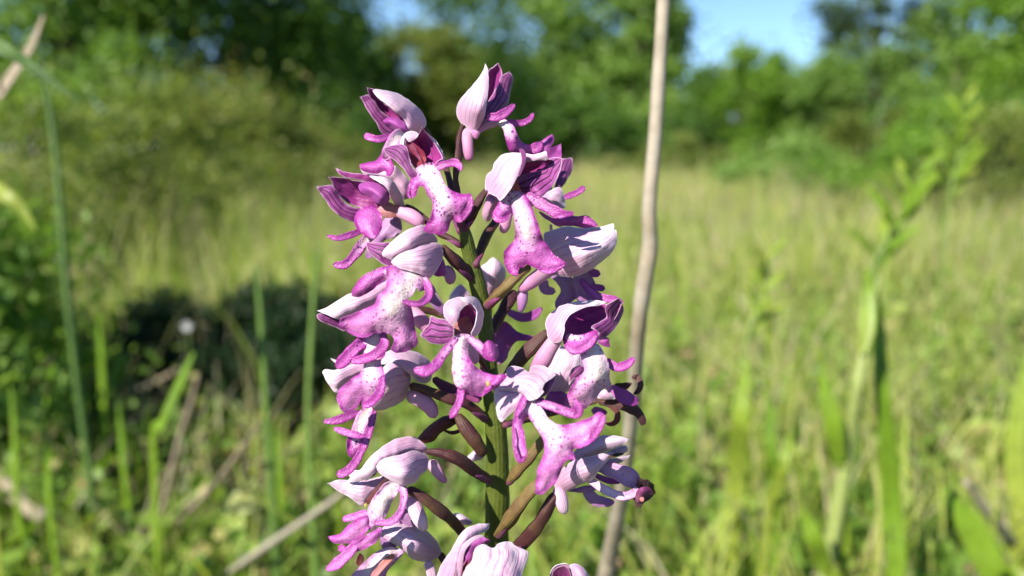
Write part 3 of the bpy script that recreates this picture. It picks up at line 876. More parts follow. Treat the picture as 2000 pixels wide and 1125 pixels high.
# --- F11 front-facing floret in the middle
f = Floret('B', [(860, 600, 44, -9), (900, 690, 46, -6), (950, 790, 46, -3), (1000, 900, 44, -0.5)])
f.inside('B', "840,515 880,484 918,493 935,530 928,590 905,655 845,670 795,645 795,600 825,560", [(880, 490, -12.5), (860, 580, -9.5), (850, 665, -12), (935, 560, -11.5)], -0.6, front='inner', axis=(850, 665, 890, 485))
f.throat('B', "800,600 840,570 880,560 905,600 900,655 850,672 810,655", [(860, 570, -10.5), (850, 665, -12.8)], -0.5, front='throat')
f.sepal('B', "845,455 920,453 960,505 968,570 952,632 918,668 898,655 925,595 930,535 908,492 865,475", [(900, 455, -12), (968, 570, -10), (915, 660, -13), (925, 560, -13.5)], 0.4, front='pale', axis=(910, 665, 850, 460))
f.sepal('B', "752,500 788,465 840,452 905,465 915,482 870,498 842,530 830,565 802,607 775,585 755,555", [(760, 500, -12), (870, 465, -11), (840, 530, -14), (800, 600, -14.5)], 1.0, front='pale', axis=(760, 560, 900, 470))
f.petal('B', "621,662* 640,630 668,600 681,553* 720,570 770,578 802,610 806,655 792,693 740,709 680,702", [(622, 662, -12), (800, 650, -14), (700, 590, -13)], 0.5, axis=(805, 655, 621, 650))
f.lip(S('B', "808,672 850,653 902,665 887,700 881,740 892,790 922,830 972,865 1040,880 1093,880 1060,932 1000,967 960,997 930,992 900,987 860,972 840,962 814,930 799,870 799,800 804,730",
        [(850, 670, -13.5), (835, 790, -16), (850, 900, -16.5), (1090, 880, -16), (960, 990, -15.5)], 0.8, core="848,680 832,760 826,850 840,910", cw=22, front='liplight'),
      Lm('B', [(848, 940, 44, -16.2, .1), (838, 1020, 48, -16.8), (805, 1085, 48, -17), (784, 1116, 18, -17)]),
      Lm('B', [(822, 672, 40, -14, .5), (755, 755, 56, -15.5, .4), (705, 825, 60, -16.5, .1), (650, 858, 68, -17), (584, 848, 44, -17)], groove=0.5),
      Lm('B', [(885, 672, 46, -14, .4), (940, 715, 56, -15, .4), (985, 760, 56, -15.6, .1), (1010, 780, 40, -15.8)]),
      S('B', "972,712 1000,688 1042,730 1050,772 1030,802 992,797 962,770", -16.6, 0.8),
      S('B', "1040,885 1093,880 1060,930 1000,967 958,997 990,940", -17.0, 0.5))
f.rod("pollen", 'B', [(984, 912, 8, -18.0), (994, 926, 20, -18.1), (991, 946, 10, -18.0)], 'pollen', flat=0.6)
f.spur('B', [(905, 700, 44, -9), (915, 760, 60, -9), (925, 820, 40, -9)])

# --- F20 lilac floret in shade behind the right side
f = Floret('B', [(1330, 870, 50, 8), (1230, 900, 56, 7), (1100, 960, 56, 5), (1020, 1030, 50, 2)])
f.sepal('B', "1375,720 1460,755 1515,765 1530,850 1485,900 1435,965 1350,992 1318,950 1328,830", 6, 1.6, front='palegrey')
f.petal('B', "1438,935 1445,870 1462,840 1500,827 1525,842 1500,885 1462,905", 1, 0.5)
f.lip(S('B', "1330,970 1430,985 1410,1060 1320,1100 1290,1070", 5, 0.5, front='purple'),
      Lm('C', [(1560, 215, 40, 3), (1610, 222, 50, 3), (1650, 230, 26, 3)], mat='purple'))

# --- F13 open floret on the right
f = Floret('B', [(1325, 635, 50, -5), (1270, 690, 90, -4.5), (1200, 765, 104, -4), (1120, 860, 90, -2), (1050, 960, 66, 0)])
f.inside('B', "1405,650 1412,590 1450,540 1520,505 1600,488 1660,490 1700,465 1728,480 1705,545 1660,605 1600,652 1500,660", [(1420, 620, -6), (1550, 560, -3), (1710, 475, -7), (1600, 640, -6)], -0.6, axis=(1405, 640, 1715, 480))
f.petal('B', "1640,500 1705,459* 1735,490 1727,560 1682,632 1622,682 1588,688 1600,645 1560,615 1640,565", [(1705, 460, -8), (1600, 680, -8.5), (1730, 520, -6)], 0.5, axis=(1570, 660, 1725, 475))
f.petal('B', "1595,692 1650,672 1666,726* 1620,716", -5, 0.2, front='purple')
f.sepal('B', "1308,600 1320,560 1360,520 1420,490 1500,473 1600,470 1642,480 1602,497 1522,510 1452,545 1418,595 1412,645 1395,692 1350,702 1325,672 1318,630",
        [(1310, 600, -5), (1400, 500, -6), (1630, 480, -8), (1415, 600, -10), (1370, 690, -9)], 1.3, axis=(1350, 690, 1642, 480))
f.spur('B', [(1395, 640, 40, -7.5, .4), (1360, 690, 78, -7.5), (1320, 750, 94, -7.2), (1285, 810, 92, -7), (1235, 880, 60, -6)])
f.lip(S('B', "1405,662 1430,648 1480,660 1530,650 1580,637 1598,660 1585,702 1530,742 1460,767 1420,732 1407,700", [(1420, 660, -9), (1500, 700, -11), (1590, 660, -11.5)], 0.7, core="1440,670 1500,672", cw=10),
      Lm('B', [(1420, 715, 26, -11), (1470, 745, 48, -11.8), (1540, 710, 62, -12.3), (1590, 655, 40, -12.2)]),
      S('B', "1500,752 1555,712 1592,708 1632,760 1657,830 1662,900 1674,950 1657,977 1640,950 1620,962 1580,1012 1530,1062 1512,1055* 1450,1080 1395,1085 1405,1040 1440,960 1480,900 1522,850",
        [(1570, 720, -10), (1600, 830, -11.5), (1590, 920, -11), (1420, 1070, -9.5), (1660, 960, -9.5)], 0.9, core="1565,725 1600,810 1590,880 1560,960", cw=44, front='liplight'),
      Lm('B', [(1640, 790, 36, -9, .2), (1695, 835, 58, -9.5), (1755, 822, 62, -9.5), (1800, 783, 24, -9.2)]))

# --- F21 withered floret on the right
f = Floret('B', [(1600, 1015, 40, 0), (1450, 1060, 44, 2), (1250, 1110, 50, 4), (1080, 1150, 50, 2)], 'ovary')
f.petal('B', "1590,1000 1632,958 1692,1002 1680,1014 1620,1010", -4, 0.4, front='pale', back='pale')
f.petal('B', "1690,930 1720,922 1772,918 1785,930 1745,962 1710,957", 0, 0.3, front='wither', back='wither')
f.rod("petal", 'B', [(1782, 893, 26, 0), (1815, 893, 34, -0.5), (1832, 935, 34, -1), (1815, 970, 30, -1), (1790, 985, 12, -1)], 'wither', flat=0.5)
f.rod("sepal", 'B', [(1580, 1015, 30, -2), (1660, 1022, 56, -2.5), (1740, 1045, 62, -3), (1810, 1080, 56, -3), (1842, 1130, 40, -3), (1835, 1156, 30, -3)], 'wither', flat=0.5)
f.rod("sepal", 'C', [(1600, 175, 18, -2), (1660, 188, 26, -2.5), (1702, 225, 30, -3), (1700, 270, 32, -3), (1670, 290, 28, -3), (1636, 284, 10, -3)], 'redbract', flat=0.5)
f.lip(Lm('B', [(1665, 940, 40, -4), (1720, 985, 76, -5), (1775, 1015, 80, -5.4), (1820, 1030, 50, -5)], mat='purple'))

# --- F14 front lower right floret
f = Floret('C', [(1285, 590, 50, -6), (1235, 650, 76, -6), (1160, 750, 94, -5), (1100, 830, 92, -3), (1045, 900, 66, 0.5)], 'ovarygreen')
f.petal('B', "1300,925 1340,898 1369,880* 1352,932 1312,990 1245,1015 1285,970", [(1369, 880, -12), (1260, 1005, -13)], 0.3, axis=(1250, 1010, 1369, 880))
f.sepal('B', "1028,975 1060,943 1120,950 1195,978 1180,1022 1132,1077 1068,1138* 1050,1117 1035,1050", [(1028, 975, -12), (1180, 990, -14), (1068, 1138, -14)], 0.9, axis=(1180, 1000, 1050, 1100))
f.sepal('B', "1055,950 1083,900 1108,835 1180,839 1216,862 1240,831 1300,829 1369,879* 1340,902 1302,927 1292,960 1302,972 1262,1008 1215,1018 1190,985 1120,965",
        [(1070, 940, -12.5), (1120, 840, -9.5), (1200, 960, -15), (1360, 880, -12.5), (1250, 840, -10), (1215, 870, -12.5)], 0.8, axis=(1100, 850, 1260, 1000))
f.throat('C', "1190,150 1240,130 1300,150 1270,190 1210,190", -13, 0.2, front='inner')
f.lip(S('C', "1128,290 1150,205 1198,165 1250,158 1292,208 1332,265 1380,290 1440,290 1500,275 1560,250 1605,223 1637,245* 1627,300 1582,370 1540,407 1500,422 1460,430 1477,492* 1430,487 1400,532 1370,602 1320,652 1290,677 1254,672* 1258,600 1268,540 1300,450 1302,390 1272,330 1232,272 1202,247 1182,300 1190,380 1206,440 1202,482 1170,498 1145,472 1130,380",
        [(1230, 170, -14), (1320, 310, -16.5), (1380, 380, -17), (1630, 250, -17), (1280, 670, -16), (1165, 490, -16.5)], 0.8,
        core="1245,185 1290,270 1350,340 1385,400", cw=28, front='liplight'),
      Lm('C', [(1196, 116, 22, -14.2), (1192, 150, 42, -14.8), (1168, 200, 44, -15.2), (1145, 250, 30, -15.6)]),
      Lm('C', [(1255, 168, 46, -14.5, .35), (1340, 192, 54, -15.5, .3), (1420, 222, 56, -16, .2), (1480, 240, 48, -16.4)]),
      Lm('C', [(1462, 255, 34, -16.5), (1490, 230, 58, -17), (1488, 190, 48, -17.2), (1464, 148, 20, -17)]),
      Lm('C', [(1630, 238, 30, -17.4), (1605, 305, 54, -17.8), (1550, 392, 34, -17.4)]),
      Lm('C', [(1135, 300, 14, -16), (1136, 400, 18, -16.8), (1165, 486, 40, -17.2), (1200, 470, 16, -16.8)]),
      Lm('C', [(1185, 310, 10, -16), (1195, 400, 16, -16.6), (1205, 450, 12, -16.8)]))

# --- stalk of another fruiting floret behind F14
f = Floret('C', [(1330, 330, 50, -3), (1280, 395, 70, -3), (1215, 480, 92, -2.5), (1150, 560, 80, -1), (1105, 612, 46, 1)], 'ovarygreen')

# --- F15 fading floret on the right
f = Floret('C', [(1390, 660, 60, -3), (1345, 710, 82, -3.5), (1280, 820, 94, -3), (1205, 920, 100, -1), (1120, 1010, 90, 3)])
f.sepal('C', "1440,510 1478,430 1560,385 1640,352 1772,371* 1722,412 1640,442 1560,480 1490,520", [(1770, 372, -4), (1460, 480, 0)], 1.2, front='palegrey', axis=(1450, 520, 1772, 371), fade=.15)
f.sepal('C', "1620,455 1700,425 1752,405 1757,440 1700,460 1640,480", 0, 0.4, front='palegrey', fade=.2)
f.sepal('C', "1590,510 1690,478 1772,462* 1742,492 1650,525", -1, 0.4, front='palegrey', fade=.2)
f.sepal('C', "1360,620 1395,545 1465,492 1560,468 1650,450 1742,455* 1662,482 1612,532 1572,592 1500,622 1432,657 1388,652", [(1735, 457, -5), (1375, 620, 0), (1480, 500, -4), (1540, 610, -5.5)], 2.0, axis=(1375, 640, 1742, 455))
f.spur('C', [(1372, 630, 60, -3), (1390, 690, 76, -3.5), (1405, 745, 64, -3.5), (1414, 785, 34, -3.2)], mat='pale')
f.sepal('C', "1430,657 1540,628 1600,640 1560,660 1500,668", -1, 0.3, front='lilac')
f.lip(S('C', "1515,672 1560,648 1602,680 1682,710 1664,742 1580,742 1540,712", 2, 0.5, front='lilac'),
      Lm('C', [(1580, 520, 50, -4, .2), (1680, 545, 92, -5, .3), (1770, 585, 110, -6, .2), (1822, 640, 84, -6, 0)], mat='liplight', fade=.45, flat=.45),
      Lm('C', [(1545, 590, 40, -5, .6), (1625, 645, 56, -6.5, .7), (1720, 685, 52, -7.5, .6), (1790, 672, 50, -7.5, .4), (1815, 630, 30, -7)], mat='liplight', fade=.5),
      Lm('C', [(1580, 570, 26, -4), (1650, 600, 40, -4.5), (1722, 612, 22, -4.5)], mat='purple'),
      S('C', "1788,690 1798,640 1822,592 1850,600 1868,596 1884,610 1904,620 1906,642 1914,668* 1894,690 1876,710 1854,722 1842,738 1832,754* 1818,742 1804,748 1798,720", [(1800, 640, -7), (1850, 600, -8), (1905, 650, -6), (1830, 745, -8), (1850, 670, -6.6)], 0.1, front='wither', back='wither', ruffle=0.9),
      S('C', "1800,690 1830,640 1880,640 1895,665* 1860,690 1840,735* 1815,730", -8.2, 0.2, front='bract', back='wither', ruffle=0.9))
f.rod("petal", 'C', [(1640, 478, 10, -6), (1690, 462, 22, -6.5), (1742, 452, 10, -6)], 'wither', flat=.4)
f.rod("petal", 'C', [(1828, 712, 12, -8.6), (1838, 705, 28, -8.8), (1846, 690, 12, -8.6)], 'throat', flat=.6)

# --- F16 lower left floret
f = Floret('C', [(648, 440, 46, -5), (730, 448, 62, -5.5), (820, 480, 92, -5), (920, 550, 84, -2.5), (1005, 600, 54, 0.5)])
f.sepal('C', "220,560 262,542 305,560 265,595", -3, 0.3)
f.sepal('C', "108,615* 170,600 230,598 330,596 420,575 470,590 420,630 350,690 312,742 230,692 160,652", [(108, 615, -7), (430, 600, -6)], 0.8, axis=(460, 580, 108, 630))
f.sepal('C', "208,612* 290,540 350,470 420,410 500,370 580,361 642,400 660,445 600,455 520,475 440,490 390,505 400,545 370,562 330,592 260,607", [(210, 610, -8), (500, 370, -5), (650, 430, -4), (400, 520, -9)], 1.2, axis=(655, 430, 208, 612))
f.sepal('C', "382,522* 420,480 500,463 580,438 642,453 664,480 657,540 622,572 600,602 545,628 490,617 430,582 394,552", [(383, 522, -10), (640, 460, -6), (550, 620, -10.5), (500, 470, -9.5)], 1.5, front='palegrey', axis=(660, 480, 382, 525))
f.rod("petal", 'C', [(318, 600, 12, -8.4), (350, 575, 22, -8.6), (385, 550, 14, -8.8)], 'inner')
f.rod("column", 'C', [(450, 580, 14, -8.5), (395, 635, 24, -9), (345, 705, 32, -9.2), (330, 728, 18, -9.2)], 'redbract', flat=.5)
f.rod("column", 'C', [(324, 722, 16, -9.2), (316, 750, 22, -9.4)], 'pollen')
f.spur('C', [(672, 490, 66, -4, .3), (705, 535, 66, -4.5), (735, 580, 48, -4.5), (766, 612, 26, -4.2)])
f.lip(S('C', "430,615 480,600 525,630 500,665 462,722 432,802 402,842 350,872 328,850 328,790 348,722 390,660", [(480, 610, -9), (400, 760, -11), (345, 860, -11.5)], 0.7, front='liplight', core="475,620 420,720 370,820", cw=34, fade=.15),
      Lm('C', [(520, 625, 48, -9.5, .7), (532, 690, 46, -10.5, .4), (510, 775, 46, -11.3, .1), (455, 828, 46, -11.8), (368, 832, 22, -12)], mat='liplight'),
      Lm('C', [(335, 775, 44, -10.5), (262, 798, 46, -10), (192, 815, 38, -9.6)], mat='liplight'),
      S('C', "113,908* 180,895 222,850 280,808 332,795 345,850 300,912 230,944 150,942", [(113, 908, -10), (330, 820, -11.5)], 0.7, front='liplight'),
      S('C', "235,975 290,925 350,885 402,858 408,880 390,922 340,965 270,990", [(390, 870, -12.5), (250, 980, -12)], 0.8, front='liplight'),
      Lm('C', [(280, 930, 40, -12), (225, 1000, 70, -12.5), (160, 1060, 64, -12.5), (102, 1092, 30, -12)], mat='liplight'),
      Lm('C', [(170, 985, 40, -9.5), (210, 960, 44, -9.8)], mat='lip'))

# --- F17 shaded floret lower left
f = Floret('C', [(545, 645, 50, -8), (610, 680, 74, -8.5), (700, 745, 82, -8), (790, 815, 80, -6), (870, 900, 66, -2), (980, 990, 60, 3)])
f.sepal('C', "470,835 500,790 545,748 592,790 612,850 540,850", -4, 0.5, front='lilac')
f.sepal('C', "405,900 420,858 480,828 560,833 642,870 702,920 733,990 702,1032 640,1047 580,1032 530,982 470,945", [(410, 890, -5), (720, 990, -2), (560, 840, -3), (560, 1010, -6)], 2.4, front='palegrey', axis=(735, 1000, 410, 880))
f.spur('C', [(560, 690, 60, -6), (595, 760, 84, -7), (625, 825, 74, -7.5), (650, 878, 36, -7.2)], mat='pale')
f.rod("spur", 'C', [(655, 1040, 50, -4), (678, 1090, 56, -4), (690, 1160, 48, -4)], 'pale', flat=.8)
f.rod("bract", 'C', [(705, 990, 26, -2), (740, 1020, 40, -2), (760, 1070, 30, -2)], 'ovary')
f.sepal('C', "400,900 440,918 490,965 440,985 408,960", -5, 0.3, front='lilac')
f.lip(S('C', "225,1150 300,1060 370,1002 440,968 525,985 505,1030 445,1090 400,1165 260,1190", [(470, 980, -7), (250, 1140, -9)], 0.9, front='liplight', core="470,990 360,1080 300,1150", cw=26, fade=.2),
      Lm('C', [(480, 1005, 24, -8.4), (430, 1050, 40, -9), (380, 1105, 40, -9.2), (350, 1150, 24, -9)], mat='throat', flat=.4),
      Lm('C', [(290, 1000, 24, -6), (292, 1030, 40, -6), (280, 1070, 30, -6)], mat='redbract', flat=.4))

# --- F18 bottom middle floret
f = Floret('C', [(850, 1150, 50, -8), (920, 1180, 60, -5), (1030, 1210, 60, 3)])
f.sepal('C', "712,1150 740,1060 800,970 840,900 900,850 1002,834* 992,870 930,902 880,950 852,1002 857,1080 850,1180 760,1200", [(1000, 836, -8), (740, 1080, -8), (860, 980, -11)], 1.4, front='palegrey', axis=(780, 1180, 1002, 834))
f.petal('C', "848,1010 880,930 940,903 1012,930* 962,962 922,982 902,1032 858,1090", [(1010, 930, -10), (860, 1060, -10)], 0.4, front='purple', back='palegrey')
f.rod("sepal", 'C', [(838, 1150, 16, -12), (842, 1050, 30, -12.2), (862, 970, 30, -12.2), (920, 918, 24, -12), (972, 905, 12, -11.6)], 'pale', flat=.4)
f.throat('C', "845,1090 900,1012 920,1000 890,1090 865,1170 845,1170", -10.5, -0.4, front='maroon')
f.sepal('C', "860,1160 868,1085 900,1050 914,1000 930,970 970,953 1020,972 1050,948 1110,938 1150,963 1217,994* 1202,1060 1182,1110 1172,1170 1100,1230 950,1230", [(870, 1100, -14), (1020, 970, -13.5), (1100, 945, -12.5), (1200, 1000, -12.5), (1020, 1150, -15.5)], 1.0, axis=(1010, 1220, 1010, 945))

# --- F19 floret top at the lower edge
f = Floret('C', [(1420, 1160, 50, -6), (1300, 1190, 60, -2), (1120, 1230, 70, 5)])
f.sepal('C', "1325,1190 1333,1120 1350,1080 1400,1055 1445,1068 1470,1130 1480,1200 1400,1220", [(1400, 1060, -10), (1400, 1180, -8)], -1.0, front='pale', back='pale')
f.inside('C', "1338,1190 1343,1125 1360,1088 1400,1067 1436,1080 1456,1140 1460,1200 1400,1210", [(1400, 1070, -10.6), (1400, 1180, -8.6)], -1.0)
f.sepal('C', "1442,1064 1490,1063 1532,1100 1552,1150 1540,1210 1480,1210 1460,1120", -10, 1.2, front='palegrey')

# --- withered red bract and other bits near the stem
@part("bract")
def _(a):
    sheet(a, 'C', "606,372 660,310 730,258 800,240 860,255 800,300 735,335 692,382 650,395 615,391", [(620, 380, -1), (840, 260, 1)], 0.9, 'redbract', 'redbract')
@part("bract")
def _(a):
    limb(a, 'C', [(745, 322, 12, 1), (800, 338, 20, 1), (866, 316, 14, 1)], 'redbract')
@part("bract")
def _(a):
    limb(a, 'C', [(820, 235, 50, 0), (870, 310, 78, -0.5), (925, 385, 80, -0.5), (975, 465, 54, 0.5)], 'ovary', flat=.9, groove=0.)
@part("bract")
def _(a):
    limb(a, 'B', [(690, 895, 40, 1), (760, 945, 60, 1), (860, 985, 66, 1), (960, 1010, 56, 1)], 'bract', flat=.8)
@part("petal")
def _(a):
    sheet(a, 'C', "882,472 930,433 968,448 965,478 910,497", 9, 0.6, 'palegrey', 'lilac')
@part("petal")
def _(a):
    sheet(a, 'C', "795,790 850,788 908,830 885,845 830,840", 8, 0.6, 'palegrey', 'lilac')

# ------------------------------------------------------------ the meadow behind
def blend_leaf_material(name, stops, rough=0.5, trans=0.35, nscale=40.0, spec=0.35, tmul=(1.25, 1.35, 0.5)):
    """per-leaf tint 0..1 stored on the mesh picks the colour"""
    t = NT(name)
    a = t.attr("tint").outputs["Fac"]
    cr = t.node("ShaderNodeValToRGB")
    t.link(a, cr.inputs[0])
    el = cr.color_ramp.elements
    while len(el) < len(stops): el.new(0.5)
    for e_, (p_, c_) in zip(el, stops):
        e_.position = p_; e_.color = (*c_, 1)
    n = t.noise(t.obj(), nscale, 2.0)
    c = t.mix(t.math('MULTIPLY', t.ramp(n, 0.3, 0.75), 0.22), cr.outputs[0], (0.0, 0.0, 0.0), 'MIX')
    c2 = t.mix(1.0, c, tmul, 'MULTIPLY')
    return t.finish(c, rough, spec, trans, c2)

MAT_GRASS = blend_leaf_material('meadow grass', [(0.0, (0.19, 0.30, 0.035)), (0.35, (0.33, 0.42, 0.055)), (0.62, (0.46, 0.49, 0.12)), (0.78, (0.48, 0.41, 0.21)), (1.0, (0.62, 0.54, 0.36))], 0.55, 0.5)
MAT_HERB = blend_leaf_material('meadow herbs', [(0.0, (0.09, 0.17, 0.025)), (0.5, (0.20, 0.32, 0.04)), (0.85, (0.33, 0.41, 0.09)), (1.0, (0.42, 0.29, 0.15))], 0.5, 0.42)
MAT_BROAD = blend_leaf_material('fresh broad blade', [(0.0, (0.14, 0.27, 0.02)), (0.6, (0.24, 0.36, 0.03)), (1.0, (0.38, 0.40, 0.07))], 0.42, 0.45, 120.0)
MAT_DRY = blend_leaf_material('dry stalk', [(0.0, (0.13, 0.09, 0.05)), (0.5, (0.26, 0.21, 0.14)), (1.0, (0.40, 0.36, 0.29))], 0.7, 0.0, 300.0)
MAT_GSTALK = blend_leaf_material('green stalk', [(0.0, (0.06, 0.12, 0.02)), (0.5, (0.13, 0.22, 0.035)), (1.0, (0.27, 0.32, 0.09))], 0.5, 0.15, 200.0)
MAT_BARK = blend_leaf_material('bark', [(0.0, (0.05, 0.04, 0.03)), (1.0, (0.14, 0.11, 0.085))], 0.85, 0.0, 30.0)
MAT_FLOWERBIT = blend_leaf_material('white flower', [(0.0, (0.5, 0.5, 0.5)), (1.0, (0.55, 0.55, 0.55))], 0.5, 0.2)

def soil_material():
    t = NT('soil and moss')
    oc = t.obj()
    n1 = t.noise(oc, 1.1, 4.0); n2 = t.noise(oc, 14.0, 5.0, 0.6); n3 = t.noise(oc, 120.0, 4.0)
    c = t.mix(t.ramp(n2, 0.35, 0.65), (0.055, 0.042, 0.026), (0.085, 0.10, 0.03))
    c = t.mix(t.ramp(n1, 0.4, 0.65), c, (0.13, 0.15, 0.04))
    c = t.mix(t.math('MULTIPLY', t.ramp(n3, 0.5, 0.72), 0.6), c, (0.20, 0.15, 0.09))
    return t.finish(c, 0.95, 0.1, 0.0, None, t.bump(t.math('ADD', n2, n3), 0.8, 0.02))

def ground_height(x, y):
    return 0.03 * np.sin(x * 0.9 + 0.6) * np.sin(y * 0.7) * np.clip((y - 0.8) / 3, 0, 1) + 0.012 * np.sin(x * 7.0) * np.cos(y * 6.0) * np.clip((y - 0.3) * 3, 0, 1)

# ground sheet: fine near by, coarse to the horizon
_r = np.concatenate([np.linspace(-1.2, 4, 80), np.geomspace(4.3, 160, 34)])
_c = np.concatenate([-np.geomspace(2.2, 160, 26)[::-1], np.linspace(-2, 2, 61), np.geomspace(2.2, 160, 26)])
_X, _Y = np.meshgrid(_c, _r)
_Z = ground_height(_X, _Y)
_nx, _ny = len(_c), len(_r)
_ii = np.arange(_nx * _ny).reshape(_ny, _nx)
_q = np.stack([_ii[:-1, :-1], _ii[:-1, 1:], _ii[1:, 1:], _ii[1:, :-1]], -1).reshape(-1, 4)
_back = np.array([(-160, -160, 0), (160, -160, 0), (160, -1.2, 0), (-160, -1.2, 0)])
g = mesh_object("ground", fast_mesh("ground", np.concatenate([np.stack([_X, _Y, _Z], -1).reshape(-1, 3), _back]),
                [np.concatenate([_q, [[_nx * _ny + k for k in range(4)]]])], [soil_material()], None))
tag(g, "mossy brown soil of the meadow under the grass", "ground", kind="structure")

def strips(base, direc, side, length, width, bend, droop, nseg=3, taper=True, gapcurve=None):
    """curved blades, vectorised: base (n,3), direc unit lean (n,2), side (n,2)"""
    n = len(base)
    k = np.linspace(0, 1, nseg + 1)
    V = np.zeros((n, nseg + 1, 2, 3))
    for i, t in enumerate(k):
        h = length * (t - droop * t**2.6)
        o = bend * length * t**2
        c = base + np.concatenate([direc * o[:, None], h[:, None]], 1)
        w = width * (1 - t**1.7 if taper else 1 - 0.3 * t) * 0.5 + 0.0002
        if i and gapcurve is not None: w = width * 0.5 * gapcurve[i]
        sd3 = np.concatenate([side, np.zeros((n, 1))], 1)
        V[:, i, 0] = c - sd3 * w[:, None]
        V[:, i, 1] = c + sd3 * w[:, None]
    V = V.reshape(n, -1, 3)
    idx = np.arange(n)[:, None] * (2 * (nseg + 1))
    F = []
    for i in range(nseg):
        F.append(np.stack([idx[:, 0] + 2 * i, idx[:, 0] + 2 * i + 1, idx[:, 0] + 2 * i + 3, idx[:, 0] + 2 * i + 2], 1))
    return V.reshape(-1, 3), np.concatenate(F)

def polar(n, r0, r1, power=1.0, spread=1.5):
    """points in the wedge of ground in view, denser near by; spread = tan of half angle"""
    u = rng.random(n)
    if power == 0:
        r = r0 * (r1 / r0)**u
    else:
        r = (r0**power + u * (r1**power - r0**power))**(1 / power)
    a = rng.uniform(-1, 1, n)
    y = r + CAM.y
    x = a * spread * r
    return x, y

def patchy(x, y, s, seed):
    return np.array([noise.noise(Vector((a * s, b * s, seed))) for a, b in zip(x, y)])

def grass_layer(name, n, r0, r1, power, hmin, hmax, wmin, wmax, tmean, tvar, label, nseg=3, dry=0.15, bendmax=0.5, keep=None):
    x, y = polar(n, r0, r1, power)
    pz = patchy(x, y, 1.6, 3.3)
    pz2 = patchy(x, y, 5.0, 8.1)
    ok = np.hypot(x - OB[0], y - OB[1]) > 0.05
    if keep is not None: ok &= keep(x, y)
    ok &= rng.random(len(x)) < np.clip(0.75 + 0.8 * pz2, 0.1, 1)
    x, y, pz, pz2 = x[ok], y[ok], pz[ok], pz2[ok]
    n = len(x)
    base = np.stack([x, y, ground_height(x, y) - 0.004], 1)
    an = rng.uniform(0, 2 * np.pi, n)
    di = np.stack([np.cos(an), np.sin(an)], 1)
    sa = rng.uniform(-0.9, 0.9, n)
    si = np.stack([np.cos(sa), np.sin(sa)], 1)
    L = rng.uniform(hmin, hmax, n) * (1 + 0.5 * pz)
    W = rng.uniform(wmin, wmax, n)
    isdry = rng.random(n) < dry * (1 + 1.2 * pz2)
    W = np.where(isdry, W * 0.7, W)
    V, F = strips(base, di, si, L, W, rng.uniform(0.05, bendmax, n), rng.uniform(0, 0.35, n), nseg)
    tint = np.clip(tmean + tvar * rng.normal(0, 1, n) + 0.25 * pz, 0, 0.66)
    tint = np.where(isdry, rng.uniform(0.72, 1.0, n), tint)
    o = mesh_object(name, fast_mesh(name, V, [F], [MAT_GRASS], {"tint": np.repeat(tint, 2 * (nseg + 1))}))
    tag(o, label, "grass", kind="stuff")
    return o

_clear = lambda x, y: ~((x / (y + 0.115) > -0.56) & (x / (y + 0.115) < -0.19) & (y > 0.45) & (y < 1.3) & (rng.random(len(x)) < np.where(y > 0.78, 0.97, 0.75))) & (np.hypot((x + 0.34) / 0.23, (y - 0.98) / 0.19) > 1) & ~((np.abs(x - 0.02) < 0.05 + 0.02) & (y < 0.16))
grass_layer("meadow_grass", 24000, 0.42, 2.4, 1.4, 0.04, 0.17, 0.0016, 0.0052, 0.36, 0.24, "short yellow-green meadow grass around the orchid", 4, dry=0.22, keep=_clear, bendmax=0.8)
grass_layer("tall_meadow_grass", 50000, 1.6, 9.0, 1.2, 0.08, 0.24, 0.0025, 0.007, 0.50, 0.22, "tall pale meadow grass with dry stems in the middle distance", 3, dry=0.36)
grass_layer("far_meadow_grass", 46000, 6.0, 34.0, 1.0, 0.14, 0.30, 0.008, 0.018, 0.52, 0.14, "far beige and green meadow grass below the trees", 2, dry=0.34)

_left = lambda x, y: (x < -0.10 - 0.05 * y) & (rng.random(len(x)) < np.clip((-0.10 - 0.05 * y - x) * 4, 0, 1)) & _clear(x, y)
grass_layer("rank_grass", 14000, 0.75, 3.2, 1.2, 0.10, 0.34, 0.0016, 0.005, 0.26, 0.22, "rank mixed grass and brown stems on the scrubby left side", 4, dry=0.34, keep=_left)

grass_layer("dry_stems", 3400, 0.8, 9.0, 1.1, 0.12, 0.36, 0.0012, 0.0030, 0.9, 0.05, "thin beige dry grass stems standing among the green blades", 4, dry=2.5, bendmax=0.45)
grass_layer("bent_dead_stems", 2600, 0.5, 2.2, 1.2, 0.06, 0.20, 0.0012, 0.0028, 0.9, 0.05, "bent dead stems tangled low over the ground", 5, dry=2.5, bendmax=1.6, keep=lambda x, y: np.hypot(x - 0.02, y) > 0.3)

def leaf_quads(P, size, normal_bias=(0, 0, 0.5), aspect=0.55, rngs=None):
    """rhombic leaves, two triangles each with a fold"""
    n = len(P)
    nn = rng.normal(0, 1, (n, 3)) + np.array(normal_bias)[None]
    nn /= np.linalg.norm(nn, axis=1)[:, None]
    a = rng.normal(0, 1, (n, 3))
    a -= (a * nn).sum(1)[:, None] * nn
    a /= np.linalg.norm(a, axis=1)[:, None]
    b = np.cross(nn, a)
    s = (size if np.ndim(size) else np.full(n, size))[:, None]
    V = np.stack([P - a * s * 0.5, P + b * s * aspect * 0.5 - a * s * 0.06 + nn * s * 0.07, P + a * s * 0.5, P - b * s * aspect * 0.5 - a * s * 0.06 + nn * s * 0.07], 1)
    idx = np.arange(n)[:, None] * 4
    F = np.concatenate([idx + np.array([[0, 1, 2]]), idx + np.array([[0, 2, 3]])])
    return V.reshape(-1, 3), F

